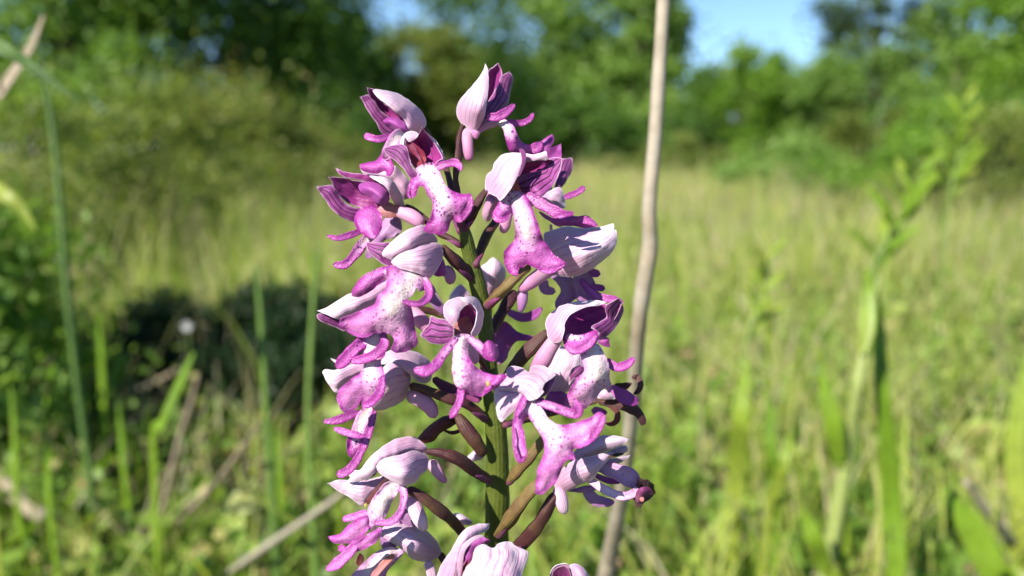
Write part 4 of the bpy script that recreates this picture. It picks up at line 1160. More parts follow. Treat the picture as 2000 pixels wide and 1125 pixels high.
def herbs(n, r0, r1, label):
    x, y = polar(n, r0, r1, 1.3)
    pz = patchy(x, y, 3.0, 1.7)
    ok = (np.hypot(x - OB[0], y - OB[1]) > 0.05) & (rng.random(n) < np.clip(0.65 + 0.9 * pz, 0.08, 1)) & _clear(x, y)
    x, y, pz = x[ok], y[ok], pz[ok]
    n = len(x)
    z = ground_height(x, y) + rng.random(n)**1.5 * (0.05 + 0.035 * pz)
    P = np.stack([x, y, z + 0.003], 1)
    V, F = leaf_quads(P, rng.uniform(0.007, 0.017, n) * np.where(rng.random(n) < 0.12, 1.9, 1.0), (-0.3, -0.3, 1.0), 0.62)
    tint = np.clip(0.52 + 0.30 * rng.normal(0, 1, n) + 0.35 * pz, 0, 0.92)
    tint[rng.random(n) < 0.07] = 1.0
    o = mesh_object("meadow_herbs", fast_mesh("meadow_herbs", V, [F], [MAT_HERB], {"tint": np.repeat(tint, 4)}))
    tag(o, label, "ground cover", kind="stuff")
def rosettes(n, r0, r1, label):
    """small leafy herbs: every clump has its own size, height and green"""
    x, y = polar(n, r0, r1, 1.25)
    ok = (np.hypot(x - OB[0], y - OB[1]) > 0.06) & _clear(x, y)
    x, y = x[ok], y[ok]
    P, S_, T_ = [], [], []
    for a, b in zip(x, y):
        k = rng.integers(14, 40)
        r = rng.uniform(0.012, 0.04); h = rng.uniform(0.02, 0.10); t_ = rng.uniform(0.05, 0.95); sz = rng.uniform(0.008, 0.024)
        u = rng.random(k)**0.6
        an = rng.uniform(0, 2 * np.pi, k)
        P.append(np.stack([a + r * u * np.cos(an), b + r * u * np.sin(an), ground_height(a, b) + 0.004 + h * rng.random(k)**0.7 * (1.1 - 0.6 * u)], 1))
        S_.append(sz * rng.uniform(0.7, 1.3, k)); T_.append(np.clip(t_ + rng.normal(0, 0.1, k), 0, 0.95))
    P, S_, T_ = np.concatenate(P), np.concatenate(S_), np.concatenate(T_)
    V, F = leaf_quads(P, S_, (-0.2, -0.5, 1.0), 0.6)
    o = mesh_object("leafy_herbs", fast_mesh("leafy_herbs", V, [F], [MAT_HERB], {"tint": np.repeat(T_, 4)}))
    tag(o, label, "herbs", kind="stuff")
rosettes(5400, 0.42, 3.0, "clumps of light and dark leafy herbs scattered through the grass")
herbs(62000, 0.40, 2.6, "low small-leaved herbs covering the ground between the grass")

# ------------------------------------------------------------ stalks and blades one can tell apart
def tube_mesh(name, pts, radii, mat, seg=10, tint=0.5, rough=0.0):
    pts = [Vector(p) for p in pts]
    arr = np.array([(*p, r) for p, r in zip(pts, radii)])
    n = len(arr); out = []
    for i in range(n - 1):
        p0 = arr[i - 1] if i else 2 * arr[0] - arr[1]
        p3 = arr[i + 2] if i + 2 < n else 2 * arr[-1] - arr[-2]
        out.append(cat(p0, arr[i], arr[i + 1], p3, np.arange(8) / 8))
    out.append(arr[-1:])
    cv = np.concatenate(out)
    C, r = cv[:, :3], np.abs(cv[:, 3])
    if rough:
        r = r * (1 + rough * np.array([noise.noise(Vector((k * 0.37, 4.2, float(tint)))) for k in range(len(r))]) * 2)
    T = np.gradient(C, axis=0); T /= np.linalg.norm(T, axis=1)[:, None]
    ref = np.array([0.31, 0.94, 0.13])
    X = np.cross(T, ref); X /= np.linalg.norm(X, axis=1)[:, None]
    Y = np.cross(X, T)
    an = np.arange(seg) / seg * 2 * np.pi
    V = C[:, None] + r[:, None, None] * (X[:, None] * np.cos(an)[None, :, None] + Y[:, None] * np.sin(an)[None, :, None])
    m = len(C)
    ii = np.arange(m * seg).reshape(m, seg)
    jj = np.roll(ii, -1, 1)
    Q = np.stack([ii[:-1], ii[1:], jj[1:], jj[:-1]], -1).reshape(-1, 4)
    cap0 = [[ii[0, 0], ii[0, k], ii[0, k + 1]] for k in range(1, seg - 1)]
    cap1 = [[ii[-1, 0], ii[-1, k + 1], ii[-1, k]] for k in range(1, seg - 1)]
    tn = np.repeat(np.clip(tint + 0.25 * np.array([noise.noise(Vector((k * 0.21, 9.2, 1.0))) for k in range(m)]), 0, 1), seg)
    return fast_mesh(name, V.reshape(-1, 3), [np.array(cap0 + cap1), Q], [mat], {"tint": tn})

def blade_mesh(name, pts, widths, mat, tint, nrm=None, fold=0.25, th=0.0006):
    """a broad blade with a folded midrib and real thickness; nrm = way the flat side looks"""
    arr = np.array([(*p, w) for p, w in zip(pts, widths)])
    n = len(arr); out = []
    for i in range(n - 1):
        p0 = arr[i - 1] if i else 2 * arr[0] - arr[1]
        p3 = arr[i + 2] if i + 2 < n else 2 * arr[-1] - arr[-2]
        out.append(cat(p0, arr[i], arr[i + 1], p3, np.arange(8) / 8))
    out.append(arr[-1:])
    cv = np.concatenate(out)
    C, w = cv[:, :3], np.abs(cv[:, 3])
    T = np.gradient(C, axis=0); T /= np.linalg.norm(T, axis=1)[:, None]
    N0 = np.array(nrm if nrm is not None else (0.1, -1, 0.35), float)[None]
    X = np.cross(T, N0); X /= np.maximum(np.linalg.norm(X, axis=1), 1e-6)[:, None]
    Y = np.cross(X, T)
    ks = np.array([-1, -0.5, 0, 0.5, 1])
    fr = C[:, None] + (w / 2)[:, None, None] * (X[:, None] * ks[None, :, None] + Y[:, None] * (fold * np.abs(ks))[None, :, None])
    bk = fr - Y[:, None] * th
    m = len(C)
    V = np.concatenate([fr.reshape(-1, 3), bk.reshape(-1, 3)])
    ii = np.arange(m * 5).reshape(m, 5)
    Q = np.stack([ii[:-1, :-1], ii[:-1, 1:], ii[1:, 1:], ii[1:, :-1]], -1).reshape(-1, 4)
    Qb = Q[:, ::-1] + m * 5
    e1 = np.stack([ii[:-1, 0], ii[1:, 0], ii[1:, 0] + m * 5, ii[:-1, 0] + m * 5], -1)
    e2 = np.stack([ii[1:, 4], ii[:-1, 4], ii[:-1, 4] + m * 5, ii[1:, 4] + m * 5], -1)
    tn = np.clip(np.repeat(tint + np.linspace(-0.15, 0.15, m), 5), 0, 1)
    return fast_mesh(name, V, [np.concatenate([Q, Qb, e1, e2])], [mat], {"tint": np.concatenate([tn, tn])})

def drop_to_ground(p, lean=(0, 0)):
    return Vector((p.x + lean[0] * p.z, p.y + lean[1] * p.z, -0.004))

def reach_ground(a, b, lean):
    """carry on in the same direction until the ground"""
    d = b - a
    if d.z < -1e-4:
        q = b + d * ((b.z + 0.004) / -d.z)
        h = math.hypot(q.x - b.x, q.y - b.y)
        if h < 0.45: return q
        f_ = 0.45 / h
        return Vector((b.x + (q.x - b.x) * f_, b.y + (q.y - b.y) * f_, -0.004))
    return drop_to_ground(b, lean)

def on_ground(y):
    """distance along the view axis at which the line of sight at height y meets the ground"""
    return CAM.z / (math.sin(PITCH) - math.cos(PITCH) * (562.5 - y) / FPX)

def stalk(name, label, cat_, px, D, w, mat, tint, group=None, lean=(0, 0), ground=True, rough=0.05):
    """px: [(x, y, extra depth)] from the top down; w widths in pixels"""
    P, rad = [], []
    for (x, y, dz), ww in zip(px, w):
        d = D + dz
        P.append(point_at(x, y, d)); rad.append(ww / 2 * d / FPX)
    if ground:
        P.append(reach_ground(P[-2], P[-1], lean)); rad.append(rad[-1] * 1.1)
    o = mesh_object(name, tube_mesh(name, P, rad, mat, 12, tint, rough))
    return tag(o, label, cat_, group)

def blade(name, label, px, D, w, tint, group=None, lean=(0, 0), nrm=None, ground=True, mat=None):
    P, W = [], []
    for (x, y, dz), ww in zip(px, w):
        d = D + dz
        P.append(point_at(x, y, d)); W.append(ww * d / FPX)
    if ground:
        P.append(drop_to_ground(P[-1], lean)); W.append(W[-1] * 0.8)
    o = mesh_object(name, blade_mesh(name, P, W, mat or MAT_BROAD, tint, nrm))
    return tag(o, label, "grass blade", group)

# the bare dry stick close behind the orchid
stalk("dry_stick", "tall bare beige stick standing just behind the orchid", "stick",
      [(1300, -70, 0.0), (1296, 0, 0), (1288, 130, 0), (1280, 260, 0), (1268, 400, 0), (1269, 480, 0.002), (1257, 560, 0.003), (1246, 650, 0.008), (1240, 740, 0.016), (1226, 880, 0.032), (1208, 1000, 0.05), (1190, 1090, 0.07), (1176, 1160, 0.08)],
      0.172, [25, 26, 27, 28, 29, 31, 31, 29, 28, 28, 30, 30, 30], MAT_DRY, 0.62, lean=(-0.12, 0.1), rough=0.04)

# right-hand blades
RG = "fresh green blades right of the stick"
blade("grass_blade", "short bright lance-shaped green blade leaning left beside the tall yellow stalk",
      [(1603, 715, 0), (1612, 760, 0), (1628, 830, 0), (1640, 900, 0.01), (1650, 960, 0.02)], 0.42, [4, 24, 34, 26, 18], 0.55, RG, (0.05, 0.0), nrm=(-0.5, -1, 0.4))
blade("grass_blade", "small bright green blade with rounded tip low on the ground near the stick",
      [(1568, 995, 0), (1578, 1020, 0), (1595, 1060, 0), (1612, 1110, 0.01), (1625, 1150, 0.01)], 0.40, [6, 26, 34, 28, 20], 0.6, RG, (0.05, 0.05), nrm=(-0.5, -1, 0.4))
blade("grass_blade", "wide bright green blade bending beside a thick dry straw",
      [(1868, 975, 0), (1885, 1010, 0), (1912, 1060, 0), (1945, 1125, 0.0), (1970, 1180, 0.01)], 0.36, [8, 42, 54, 52, 40], 0.5, RG, (0.1, 0.05), nrm=(-0.6, -1, 0.5))
blade("grass_blade", "long narrow green blade standing right of the yellow stalk",
      [(1712, 560, 0), (1716, 640, 0), (1722, 760, 0), (1735, 880, 0.01), (1742, 1000, 0.02), (1752, 1130, 0.02)], 0.44, [5, 22, 28, 34, 38, 36], 0.3, RG, (0.04, 0), nrm=(-0.4, -1, 0.3))
blade("grass_blade", "broad light green blade rising at the meadow edge beyond the dry straw",
      [(2010, 690, 0), (1998, 760, 0), (1985, 850, 0), (1985, 940, 0), (1995, 1010, 0)], 0.55, [6, 26, 38, 40, 36], 0.8, RG, (0.05, 0), nrm=(-0.4, -1, 0.3))
blade("grass_blade", "pale blue-green blade crossing the ground left of the yellow stalk",
      [(1545, 850, 0), (1538, 880, 0), (1528, 915, 0), (1515, 960, 0.01), (1500, 1010, 0.02)], 0.5, [6, 18, 24, 22, 14], 0.75, RG, (-0.03, 0.05), nrm=(-0.3, -1, 0.6))
blade("grass_blade", "slender light green blade arching over the herbs below the young willow",
      [(1462, 700, 0), (1452, 760, 0), (1447, 830, 0), (1440, 900, 0.02), (1436, 980, 0.03)], 0.55, [6, 26, 36, 34, 24], 0.75, RG, (-0.02, 0.02), nrm=(-0.4, -1, 0.3))
blade("grass_blade", "thin upright green blade close to the fresh willow shoot",
      [(1500, 760, 0), (1503, 820, 0), (1510, 900, 0.0), (1515, 990, 0.02)], 0.5, [4, 16, 20, 18], 0.2, RG, (0.02, 0.0), nrm=(-0.4, -1, 0.3))
stalk("yellow_stalk", "tall yellow-green flower stalk with a leafy upper half right of the stick", "stalk",
      [(1718, 540, 0), (1700, 600, 0), (1688, 680, 0), (1674, 760, 0), (1662, 840, 0.01), (1650, 920, 0.015), (1635, 1000, 0.02)], 0.42, [8, 14, 20, 24, 24, 26, 30], MAT_GSTALK, 1.0, None, (-0.05, 0.03))
blade("grass_blade", "pale leaf clasping the tall yellow-green stalk",
      [(1690, 520, 0), (1698, 570, 0), (1694, 640, -0.004), (1686, 690, -0.006)], 0.42, [5, 22, 32, 12], 0.65, RG, ground=False, nrm=(-0.4, -1, 0.2))
stalk("dry_straw", "thick dry straw slanting down beside the wide green blade", "straw",
      [(1885, 940, 0.50), (1925, 995, 0.52), (1970, 1050, 0.55), (2030, 1120, on_ground(1120) + 0.01)], 0.0, [12, 18, 22, 22], MAT_DRY, 0.75, "dry straws in the grass", ground=False)

# young leafy shoots on the right
def shoot(name, label, base_px, top_px, D, nleaf, leaf_px, tint, group="young shoots in the meadow"):
    b = point_at(*base_px, D); t = point_at(*top_px, D)
    root = empty(name, drop_to_ground(b))
    tag(root, label, "plant", group)
    R0 = np.array(root.location)
    P = [root.location.copy(), b, b.lerp(t, 0.5) + Vector((0.004, 0, 0)), t]
    me = tube_mesh("stem", [p - root.location for p in P], [0.0022, 0.0018, 0.0014, 0.0006], MAT_GSTALK, 8, tint)
    mesh_object("stem", me, root)
    for k in range(nleaf):
        f_ = 0.12 + 0.88 * (k + 0.5) / nleaf
        s = b.lerp(t, f_) if f_ < 1 else t
        an = k * 2.4 + rng.random()
        L = leaf_px * D / FPX * rng.uniform(0.7, 1.15) * (1.1 - 0.45 * f_)
        d = Vector((math.cos(an), 0.7 * math.sin(an), 0.75 + 0.5 * f_)).normalized()
        q = [s, s + d * L * 0.35 + Vector((0, 0, L * 0.06)), s + d * L * 0.7 + Vector((0, 0, L * 0.05)), s + d * L]
        me = blade_mesh("leaf", [p - root.location for p in q], [L * 0.05, L * 0.22, L * 0.2, L * 0.01], MAT_BROAD, tint + rng.uniform(-0.2, 0.2), (-0.5 * math.cos(an) - 0.3, -0.6, 0.8))
        mesh_object("leaf", me, root)
    return root
shoot("willow_shoot", "bright green willow shoot with upright narrow leaves before the right-hand shrubs", (1700, 560), (1800, 330), 0.62, 15, 120, 0.5)
shoot("willow_shoot", "grey-green leafy shoot half way between the stick and the bright shoot", (1455, 690), (1510, 480), 0.62, 12, 85, 0.8)
shoot("willow_shoot", "tall leafy shoot growing up in front of the far right tree", (1850, 420), (1885, 200), 0.9, 14, 95, 0.6)

# left-hand stalks
LG = "stalks left of the orchid"
blade("grass_blade", "flat light green blade leaning right out of the dark hollow",
      [(378, 690, 0), (362, 725, 0), (340, 775, 0), (318, 830, 0.0), (300, 880, 0.01)], 0.48, [6, 16, 20, 20, 16], 0.3, LG, (-0.05, 0.03), nrm=(-0.4, -1, 0.5))
stalk("dry_straw", "brown dry straw slanting up beside the dark hollow", "straw",
      [(508, 825, 0.46), (470, 880, 0.48), (420, 945, 0.52), (360, 1010, 0.59), (325, 1045, on_ground(1045) + 0.01)], 0.0, [8, 10, 12, 14, 14], MAT_DRY, 0.35, "dry straws in the grass", ground=False)
stalk("dry_straw", "long pale straw slanting down to the left beneath the lowest florets", "straw",
      [(690, 945, 0.38), (640, 985, 0.40), (560, 1040, 0.44), (480, 1095, 0.50), (400, 1150, on_ground(1150) + 0.01)], 0.0, [9, 12, 14, 14, 14], MAT_DRY, 0.7, "dry straws in the grass", ground=False)
stalk("dead_stick", "grey broken dead stick lying in the grass left of the brown straw", "stick",
      [(-30, 905, on_ground(905) - 0.17), (30, 965, on_ground(965) - 0.15), (75, 1005, on_ground(1005) - 0.13), (115, 1015, on_ground(1015) - 0.10), (165, 1065, on_ground(1065))], 0.0, [28, 32, 30, 24, 22], MAT_DRY, 0.5, ground=False, rough=0.15)
stalk("dry_straw", "thin grey straw bent across the dark hollow", "straw",
      [(350, 720, 0.84), (300, 748, 0.86), (255, 765, 0.88), (200, 800, 0.92), (130, 850, on_ground(850) + 0.01)], 0.0, [7, 9, 10, 10, 9], MAT_DRY, 0.5, "dry straws in the grass", ground=False)
stalk("dry_straw", "thin upright grey straw inside the dark hollow", "straw",
      [(388, 730, 0), (372, 790, 0), (352, 850, 0), (340, 900, 0)], 0.6, [7, 9, 10, 10], MAT_DRY, 0.3, "dry straws in the grass", (-0.05, 0.1))
stalk("dry_straw", "pale dry straw leaning over the grey broken stick", "straw",
      [(98, 705, 0.82), (60, 740, 0.86), (10, 780, 0.92), (-40, 820, on_ground(820) + 0.01)], 0.0, [10, 12, 12, 12], MAT_DRY, 0.6, "dry straws in the grass", ground=False)
stalk("green_stalk", "green upright stalk rising through the dark hollow next to the florets", "stalk",
      [(500, 520, 0), (508, 600, 0), (514, 690, 0), (520, 790, 0), (528, 900, 0), (535, 1010, 0.0)], 0.5, [8, 11, 13, 14, 18, 18], MAT_GSTALK, 0.3, LG, (0.02, 0))
stalk("green_stalk", "slim green stalk with a seed head closest to the orchid's left side", "stalk",
      [(622, 470, 0), (614, 560, 0), (608, 660, 0), (602, 780, 0), (604, 900, 0), (610, 1000, 0)], 0.46, [7, 9, 10, 11, 12, 14], MAT_GSTALK, 0.5, LG, (0.02, 0))
stalk("green_stalk", "thick dark green stalk at the left with a long leaf sheath", "stalk",
      [(70, 60, 0), (92, 180, 0), (108, 290, 0), (118, 400, 0), (130, 560, 0), (150, 740, 0), (172, 900, 0.0), (186, 1050, 0)], 0.62, [6, 9, 12, 13, 14, 14, 15, 15], MAT_GSTALK, 0.1, LG, (0.06, 0.02))
blade("grass_blade", "dark green drooping leaf with a dry tip beside the thick green stalk",
      [(155, 198, 0), (110, 165, 0), (55, 125, 0), (0, 90, 0.0), (-50, 60, 0.01)], 0.30, [4, 10, 22, 30, 26], 0.05, LG, ground=False, nrm=(-0.2, -0.8, 0.9), mat=MAT_GSTALK)
blade("grass_blade", "pale straw-coloured leaf blade pointing up behind the drooping dark leaf",
      [(85, 30, 0), (62, 90, 0), (30, 140, 0), (0, 185, 0.0), (-40, 250, 0.01)], 0.36, [6, 20, 26, 26, 22], 0.45, LG, (-0.2, 0.1), nrm=(-0.4, -1, 0.3), mat=MAT_DRY)
blade("grass_blade", "yellow-green leaf bending down under the pale straw-coloured one",
      [(70, 450, 0), (45, 410, 0), (10, 380, 0), (-30, 360, 0.01), (-60, 400, 0.02)], 0.42, [4, 20, 26, 26, 22], 0.9, LG, (-0.1, 0.1), nrm=(-0.3, -0.9, 0.7))
for k, (px, py, D, hh, tt) in enumerate(((95, 1010, 0.5, 190, 0.5), (30, 980, 0.55, 230, 0.6), (240, 930, 0.6, 130, 0.3), (200, 820, 0.75, 210, 0.5), (55, 760, 0.8, 180, 0.7), (545, 960, 0.6, 130, 0.4))):
    blade("grass_blade", ["broad upright leaf beside the grey broken stick", "tall light blade at the foot of the thick green stalk", "short green blade right of the grey broken stick",
          "upright blade between the thick stalk and the flat leaning blade", "yellowish blade under the bending leaf", "green blade at the near edge of the dark hollow"][k],
          [(px - 10, py - hh, 0), (px - 4, py - hh * 0.75, 0), (px, py - hh * 0.4, 0), (px + 4, py, 0.0)], D, [3, 12, 17, 16], tt * 0.6, LG, (0.02, 0), nrm=(-0.5, -1, 0.3))
# small white flower
_w = point_at(366, 636, 0.95)
_wr = empty("white_flower", drop_to_ground(_w))
tag(_wr, "single small white flower above the dark hollow", "flower")
mesh_object("stem", tube_mesh("stem", [(0, 0, 0), (0, 0, _w.z * 0.6), (0, 0, _w.z + 0.004)], [0.0012, 0.001, 0.0008], MAT_GSTALK, 8, 0.5), _wr)
for k in range(6):
    an = k / 6 * 2 * math.pi
    d = Vector((math.cos(an), -0.5, math.sin(an))).normalized()
    q0 = Vector((0, 0, _w.z + 0.004))
    mesh_object("petal", blade_mesh("petal", [q0, q0 + d * 0.002, q0 + d * 0.005, q0 + d * 0.007], [0.001, 0.004, 0.004, 0.001], MAT_FLOWERBIT, 0.5, (-0.2, -1, 0.3)), _wr)

# ------------------------------------------------------------ shrubs and trees
def foliage_mat(name, dark, mid, light, trans=0.5):
    return blend_leaf_material(name, [(0.0, dark), (0.5, mid), (1.0, light)], 0.5, trans, 3.0)
FM = {
    'dark': foliage_mat('dark dense foliage', (0.05, 0.12, 0.022), (0.10, 0.20, 0.032), (0.17, 0.29, 0.055)),
    'mid': foliage_mat('mid green foliage', (0.11, 0.21, 0.04), (0.21, 0.34, 0.065), (0.31, 0.43, 0.11)),
    'bright': foliage_mat('fresh green foliage', (0.09, 0.19, 0.02), (0.17, 0.31, 0.03), (0.27, 0.40, 0.06)),
    'olive': foliage_mat('olive foliage', (0.10, 0.15, 0.028), (0.19, 0.24, 0.045), (0.29, 0.32, 0.09)),
    'grey': foliage_mat('grey green foliage', (0.06, 0.11, 0.05), (0.12, 0.19, 0.09), (0.22, 0.28, 0.14)),
    'hollow_shade': foliage_mat('leaves painted dark as hollow shade', (0.010, 0.026, 0.009), (0.018, 0.045, 0.013), (0.034, 0.072, 0.02)),  # near-black leaf colour stands in for the shade of the hollow
    'rust': foliage_mat('olive and rusty foliage', (0.09, 0.15, 0.025), (0.20, 0.25, 0.05), (0.36, 0.25, 0.12)),
}

def tree(name, label, category, x, y, h, rx, ry, z0, kind, nclump, nleaf, leaf, group=None, crad=0.3, seed=1, top=0.55, lean=0.0, trunk=0.06, sparse=0.0):
    """tapered trunk with limbs to each clump; leaves spread through uneven clumps"""
    r_ = np.random.default_rng(seed)
    root = empty(name, (x, y, 0.0))
    tag(root, label, category, group)
    cz = (z0 + h) / 2; rz = (h - z0) / 2
    cs = []
    while len(cs) < nclump:
        p = r_.uniform(-1, 1, 3)
        q = np.linalg.norm(p)
        if q > 1 or q < 0.25: continue
        k = 1.0 if p[2] < 0 else 1 - (1 - top) * p[2]
        cs.append((p[0] * rx * k + lean * (p[2] + 1), p[1] * ry * k, cz + p[2] * rz))
    cs = np.array(cs)
    cr = r_.uniform(0.55, 1.25, nclump) * crad * min(rx, rz)
    # wood: one mesh of trunk and limbs
    AV, AF4, AF3, AT, off = [], [], [], [], 0
    def addtube(pts, rad, seg):
        nonlocal off
        me = tube_mesh("tmp", pts, rad, MAT_BARK, seg, r_.random() * 0.6)
        v = np.zeros(len(me.vertices) * 3, np.float32); me.vertices.foreach_get("co", v)
        for p in me.polygons:
            (AF4 if len(p.vertices) == 4 else AF3).append([i + off for i in p.vertices])
        AV.append(v.reshape(-1, 3)); off += len(me.vertices)
        AT.append(np.full(len(me.vertices), r_.random()))
        bpy.data.meshes.remove(me)
    tp = [(0, 0, -0.05), (0.03 * h * r_.normal(), 0.02 * h * r_.normal(), h * 0.3), (lean * 0.6 + 0.04 * h * r_.normal(), 0, h * 0.6), (lean * 1.4, 0, h * 0.92)]
    addtube(tp, [trunk, trunk * 0.8, trunk * 0.5, trunk * 0.12], 8)
    for c in cs[::2]:
        zb = max(0.05, min(h * 0.7, c[2] - 0.35 * math.hypot(c[0], c[1]) - 0.1 * h))
        b = np.array((lean * zb / h, 0, zb)); m = (b + c) / 2 + r_.normal(0, 0.05, 3) * rx
        addtube([b, m, c], [trunk * 0.38, trunk * 0.22, trunk * 0.06], 5)
    mesh_object("trunk", fast_mesh("trunk", np.concatenate(AV), [np.array(AF3), np.array(AF4)], [MAT_BARK], {"tint": np.concatenate(AT)}), root)
    nleaf = int(nleaf * 1.25)
    w = cr**2; w /= w.sum()
    ci = r_.choice(nclump, nleaf, p=w)
    d = r_.normal(0, 1, (nleaf, 3)); d /= np.linalg.norm(d, axis=1)[:, None]
    rad = cr[ci] * r_.random(nleaf)**0.45 * r_.uniform(0.8, 1.25, nleaf)
    P = cs[ci] + d * rad[:, None] * np.array([1.15, 1.0, 0.8])
    stray = r_.random(nleaf) < 0.22          # loose sprays beyond the clumps
    P[stray] += r_.normal(0, 0.22, (stray.sum(), 3)) * min(rx, rz)
    P[:, 2] = np.maximum(P[:, 2], 0.02)
    V, F = leaf_quads(P, r_.uniform(0.5, 1.2, nleaf) * leaf * 0.86, (-0.2, -0.3, 0.6), 0.6)
    ctint = r_.uniform(0.1, 0.8, nclump)
    tint = np.clip(ctint[ci] * 0.6 + 0.2 + r_.normal(0, 0.16, nleaf), 0, 1)
    mesh_object("crown", fast_mesh("crown", V, [F], [FM[kind]], {"tint": np.repeat(tint, 4)}), root)
    return root

def wx(px, D): return (px - 1000) / FPX * D
TG = "trees at the meadow edge"
SG = "shrubs along the meadow edge"
tree("broadleaf_tree", "large dark dense tree left of the sky gap", "tree", wx(460, 9.5), 9.5, 5.2, 1.75, 1.4, 0.15, 'dark', 90, 34000, 0.11, TG, 0.27, 11, top=0.9)
tree("broadleaf_tree", "mid green tree at the far left behind the tall stalks", "tree", wx(120, 8.0), 8.0, 4.6, 1.35, 1.2, 0.2, 'mid', 60, 22000, 0.10, TG, 0.28, 12, top=0.9)
tree("broadleaf_tree", "tall green tree behind the orchid with small sky holes", "tree", wx(1085, 13.0), 13.0, 5.2, 1.85, 1.5, 0.1, 'mid', 100, 26000, 0.13, TG, 0.23, 13, top=0.95)
tree("broadleaf_tree", "slim dark green tree right behind the stick", "tree", wx(1245, 12.0), 12.0, 4.6, 0.6, 0.6, 0.1, 'mid', 40, 11000, 0.12, TG, 0.45, 14, top=0.9)
tree("broadleaf_tree", "airy grey-green tree right of the second sky gap", "tree", wx(1690, 13.0), 13.0, 4.2, 0.95, 0.9, 0.4, 'grey', 40, 9000, 0.11, TG, 0.26, 15, top=0.9)
tree("broadleaf_tree", "tall open tree with blue sky between its limbs, far right", "tree", wx(1870, 12.0), 12.0, 4.8, 1.2, 1.1, 0.3, 'mid', 56, 14000, 0.12, TG, 0.24, 16, top=0.9)
tree("broadleaf_tree", "bushy bright tree cut by the right edge of the meadow view", "tree", wx(2080, 8.5), 8.5, 3.8, 1.0, 0.9, 0.2, 'bright', 50, 18000, 0.10, TG, 0.28, 17, top=0.9)
tree("broadleaf_tree", "pale olive tree filling the gap between the dark tree and the tall green one", "tree", wx(850, 15.0), 15.0, 2.6, 1.4, 1.0, 0.1, 'olive', 60, 20000, 0.13, TG, 0.3, 18, top=0.95)
tree("broadleaf_tree", "dark round tree between the large dark tree and the pale olive one", "tree", wx(690, 13.5), 13.5, 2.55, 0.75, 0.8, 0.1, 'dark', 44, 13000, 0.12, TG, 0.36, 26, top=0.9)
tree("shrub", "bright green pointed shrub below the second sky gap", "shrub", wx(1468, 10.5), 10.5, 1.75, 0.48, 0.5, 0.05, 'bright', 30, 10000, 0.08, SG, 0.34, 19, trunk=0.03)
tree("shrub", "dark green shrub at the foot of the stick's line beside the bright one", "shrub", wx(1370, 11.0), 11.0, 1.35, 0.5, 0.5, 0.05, 'dark', 30, 9000, 0.08, SG, 0.36, 20, trunk=0.03)
tree("shrub", "mid green shrub between the bright pointed shrub and the airy tree", "shrub", wx(1590, 10.0), 10.0, 1.5, 0.6, 0.5, 0.05, 'mid', 32, 10000, 0.08, SG, 0.34, 21, trunk=0.03)
tree("shrub", "low olive shrub in front of the airy tree", "shrub", wx(1720, 7.5), 7.5, 0.66, 0.8, 0.5, 0.02, 'olive', 30, 9000, 0.06, SG, 0.4, 22, trunk=0.02)
tree("shrub", "spreading yellow-green shrub under the open tree", "shrub", wx(1900, 7.0), 7.0, 0.85, 0.7, 0.5, 0.02, 'bright', 30, 10000, 0.06, SG, 0.4, 23, trunk=0.02)
tree("shrub", "low dark shrub at the foot of the large dark tree", "shrub", wx(690, 9.0), 9.0, 0.8, 0.8, 0.5, 0.02, 'dark', 28, 10000, 0.07, SG, 0.4, 24, trunk=0.02)
tree("shrub", "dark green shrub at the foot of the tall tree behind the orchid", "shrub", wx(1130, 11.5), 11.5, 1.0, 1.1, 0.6, 0.02, 'dark', 34, 12000, 0.08, SG, 0.4, 25, trunk=0.02)
# rusty scrub nearer on the left
NG = "scrub left of the orchid"
tree("shrub", "rusty olive shrub with bare twigs before the dark tree", "shrub", wx(500, 2.7), 2.6, 0.60, 0.27, 0.25, 0.03, 'rust', 46, 6000, 0.026, NG, 0.34, 31, trunk=0.008)
tree("shrub", "dense olive shrub between the rusty one and the thick stalk", "shrub", wx(300, 2.1), 2.0, 0.50, 0.25, 0.22, 0.02, 'olive', 46, 6000, 0.024, NG, 0.34, 32, trunk=0.007)
tree("shrub", "low rusty shrub right of the taller twiggy one", "shrub", wx(650, 4.0), 4.0, 0.40, 0.34, 0.3, 0.03, 'rust', 28, 4200, 0.034, NG, 0.32, 33, trunk=0.009)
tree("shrub", "mid green shrub behind the thick dark green stalk", "shrub", wx(70, 1.8), 1.7, 0.45, 0.24, 0.2, 0.02, 'olive', 44, 3400, 0.022, NG, 0.34, 36, trunk=0.007)
tree("shrub", "leafy low bush shading the dark hollow", "shrub", -0.66, 0.76, 0.30, 0.20, 0.15, 0.01, 'bright', 46, 5000, 0.018, NG, 0.42, 34, trunk=0.004)
tree("shrub", "leafy low bush next to the thick green stalk", "shrub", wx(-60, 1.05), 0.9, 0.30, 0.18, 0.16, 0.01, 'olive', 34, 2600, 0.022, NG, 0.36, 35, trunk=0.005)
tree("shrub", "added bush out of view at the left, casting shade on the hollow", "shrub", -0.64, 0.58, 0.30, 0.20, 0.15, 0.01, 'mid', 46, 5000, 0.018, NG, 0.42, 38, trunk=0.004)  # unseen bush, added to throw its shadow into the hollow
tree("shrub", "low leaf tuft painted near-black as shade on the near side of the hollow", "shrub", -0.27, 0.84, 0.11, 0.15, 0.09, 0.0, 'hollow_shade', 40, 4600, 0.014, NG, 0.5, 39, trunk=0.003)  # added tuft; its dark colour imitates shade near the ground
tree("shrub", "low leaf cushion painted near-black as the shade inside the hollow", "shrub", -0.38, 1.02, 0.14, 0.27, 0.13, 0.0, 'hollow_shade', 46, 7000, 0.014, NG, 0.5, 37, trunk=0.003)  # leaf mass coloured dark in place of cast shade
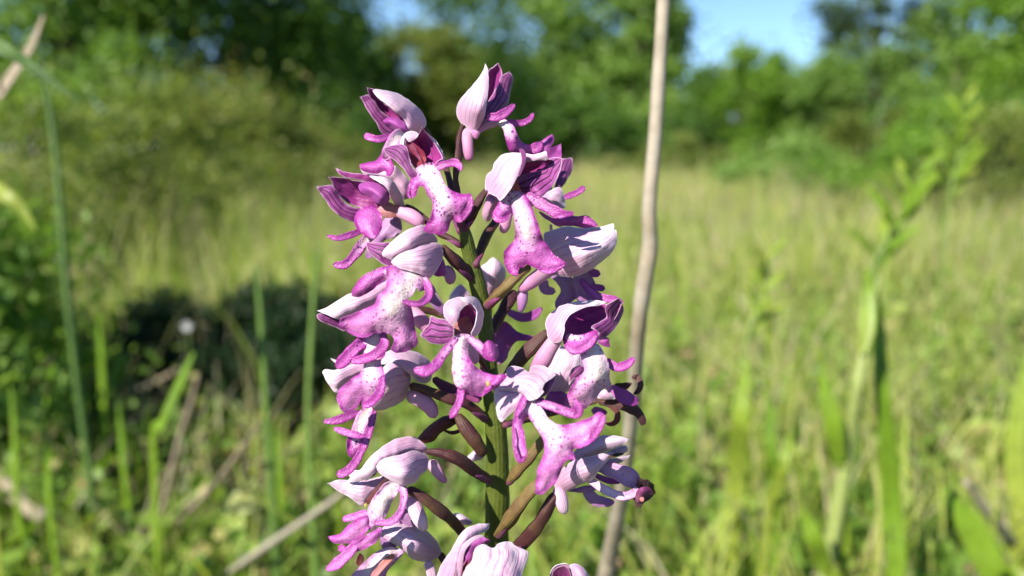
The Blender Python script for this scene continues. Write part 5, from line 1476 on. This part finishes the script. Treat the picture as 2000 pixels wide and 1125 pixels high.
for px, D, h, r, kind, lab in ((1545, 4.6, 0.42, 0.40, 'mid', "low green bush standing out into the tall grass below the bright pointed shrub"),
                               (1770, 3.6, 0.42, 0.36, 'bright', "loose bright bush in the tall grass before the low olive shrub"),
                               (1985, 3.2, 0.46, 0.36, 'olive', "loose olive bush in the tall grass below the bushy bright tree"),
                               (1340, 8.2, 0.50, 0.55, 'olive', "flat olive bush in the grass right of the stick")):
    tree("shrub", lab, "shrub", wx(px, D), D, h, r, 0.35, 0.02, kind, 34, 4200, 0.035, SG, 0.34, int(px), trunk=0.008)
for px, D, h, r, kind, lab in ((-330, 8.5, 4.2, 1.4, 'mid', "mid green tree beyond the far left one"), (-800, 9.0, 4.8, 1.6, 'dark', "dark tree at the end of the left-hand row"),
                               (2420, 9.5, 4.2, 1.3, 'mid', "mid green tree beyond the bushy bright one"), (2850, 9.0, 4.6, 1.6, 'dark', "dark tree at the end of the right-hand row")):
    tree("broadleaf_tree", lab, "tree", wx(px, D), D, h, r, 1.2, 0.15, kind, 44, 12000, 0.12, TG, 0.3, int(abs(px)), top=0.9)
# far wood closing the horizon
for k in range(24):
    px = -1050 + k * 175 + (k * 53 % 60)
    D = 26 + (k * 37 % 9)
    hh = 2.2 if 680 < px < 930 else 2.9 if 1280 < px < 1640 else 4.6 if px < 650 or px > 1640 else 3.6
    tree("distant_tree", "small hazy green tree in the row at the far side of the meadow", "tree", wx(px, D), D, hh + (k * 29 % 10) * 0.06, 2.3, 1.2, -0.3, ('mid', 'bright', 'olive')[k % 3], 34, 5600, 0.28, "row of trees beyond the meadow", 0.36, 50 + k, trunk=0.09, top=0.9)

# basal leaves of the orchid
for k in range(5):
    an = k * 1.26 + 0.4
    d = Vector((math.cos(an), math.sin(an), 0))
    q = [Vector((0, 0, 0.012)), d * 0.03 + Vector((0, 0, 0.04)), d * 0.065 + Vector((0, 0, 0.055)), d * 0.10 + Vector((0, 0, 0.045))]
    mesh_object("leaf", blade_mesh("leaf", q, [0.012, 0.028, 0.026, 0.003], MAT_BROAD, 0.3, (0, 0, 1)), orchid)
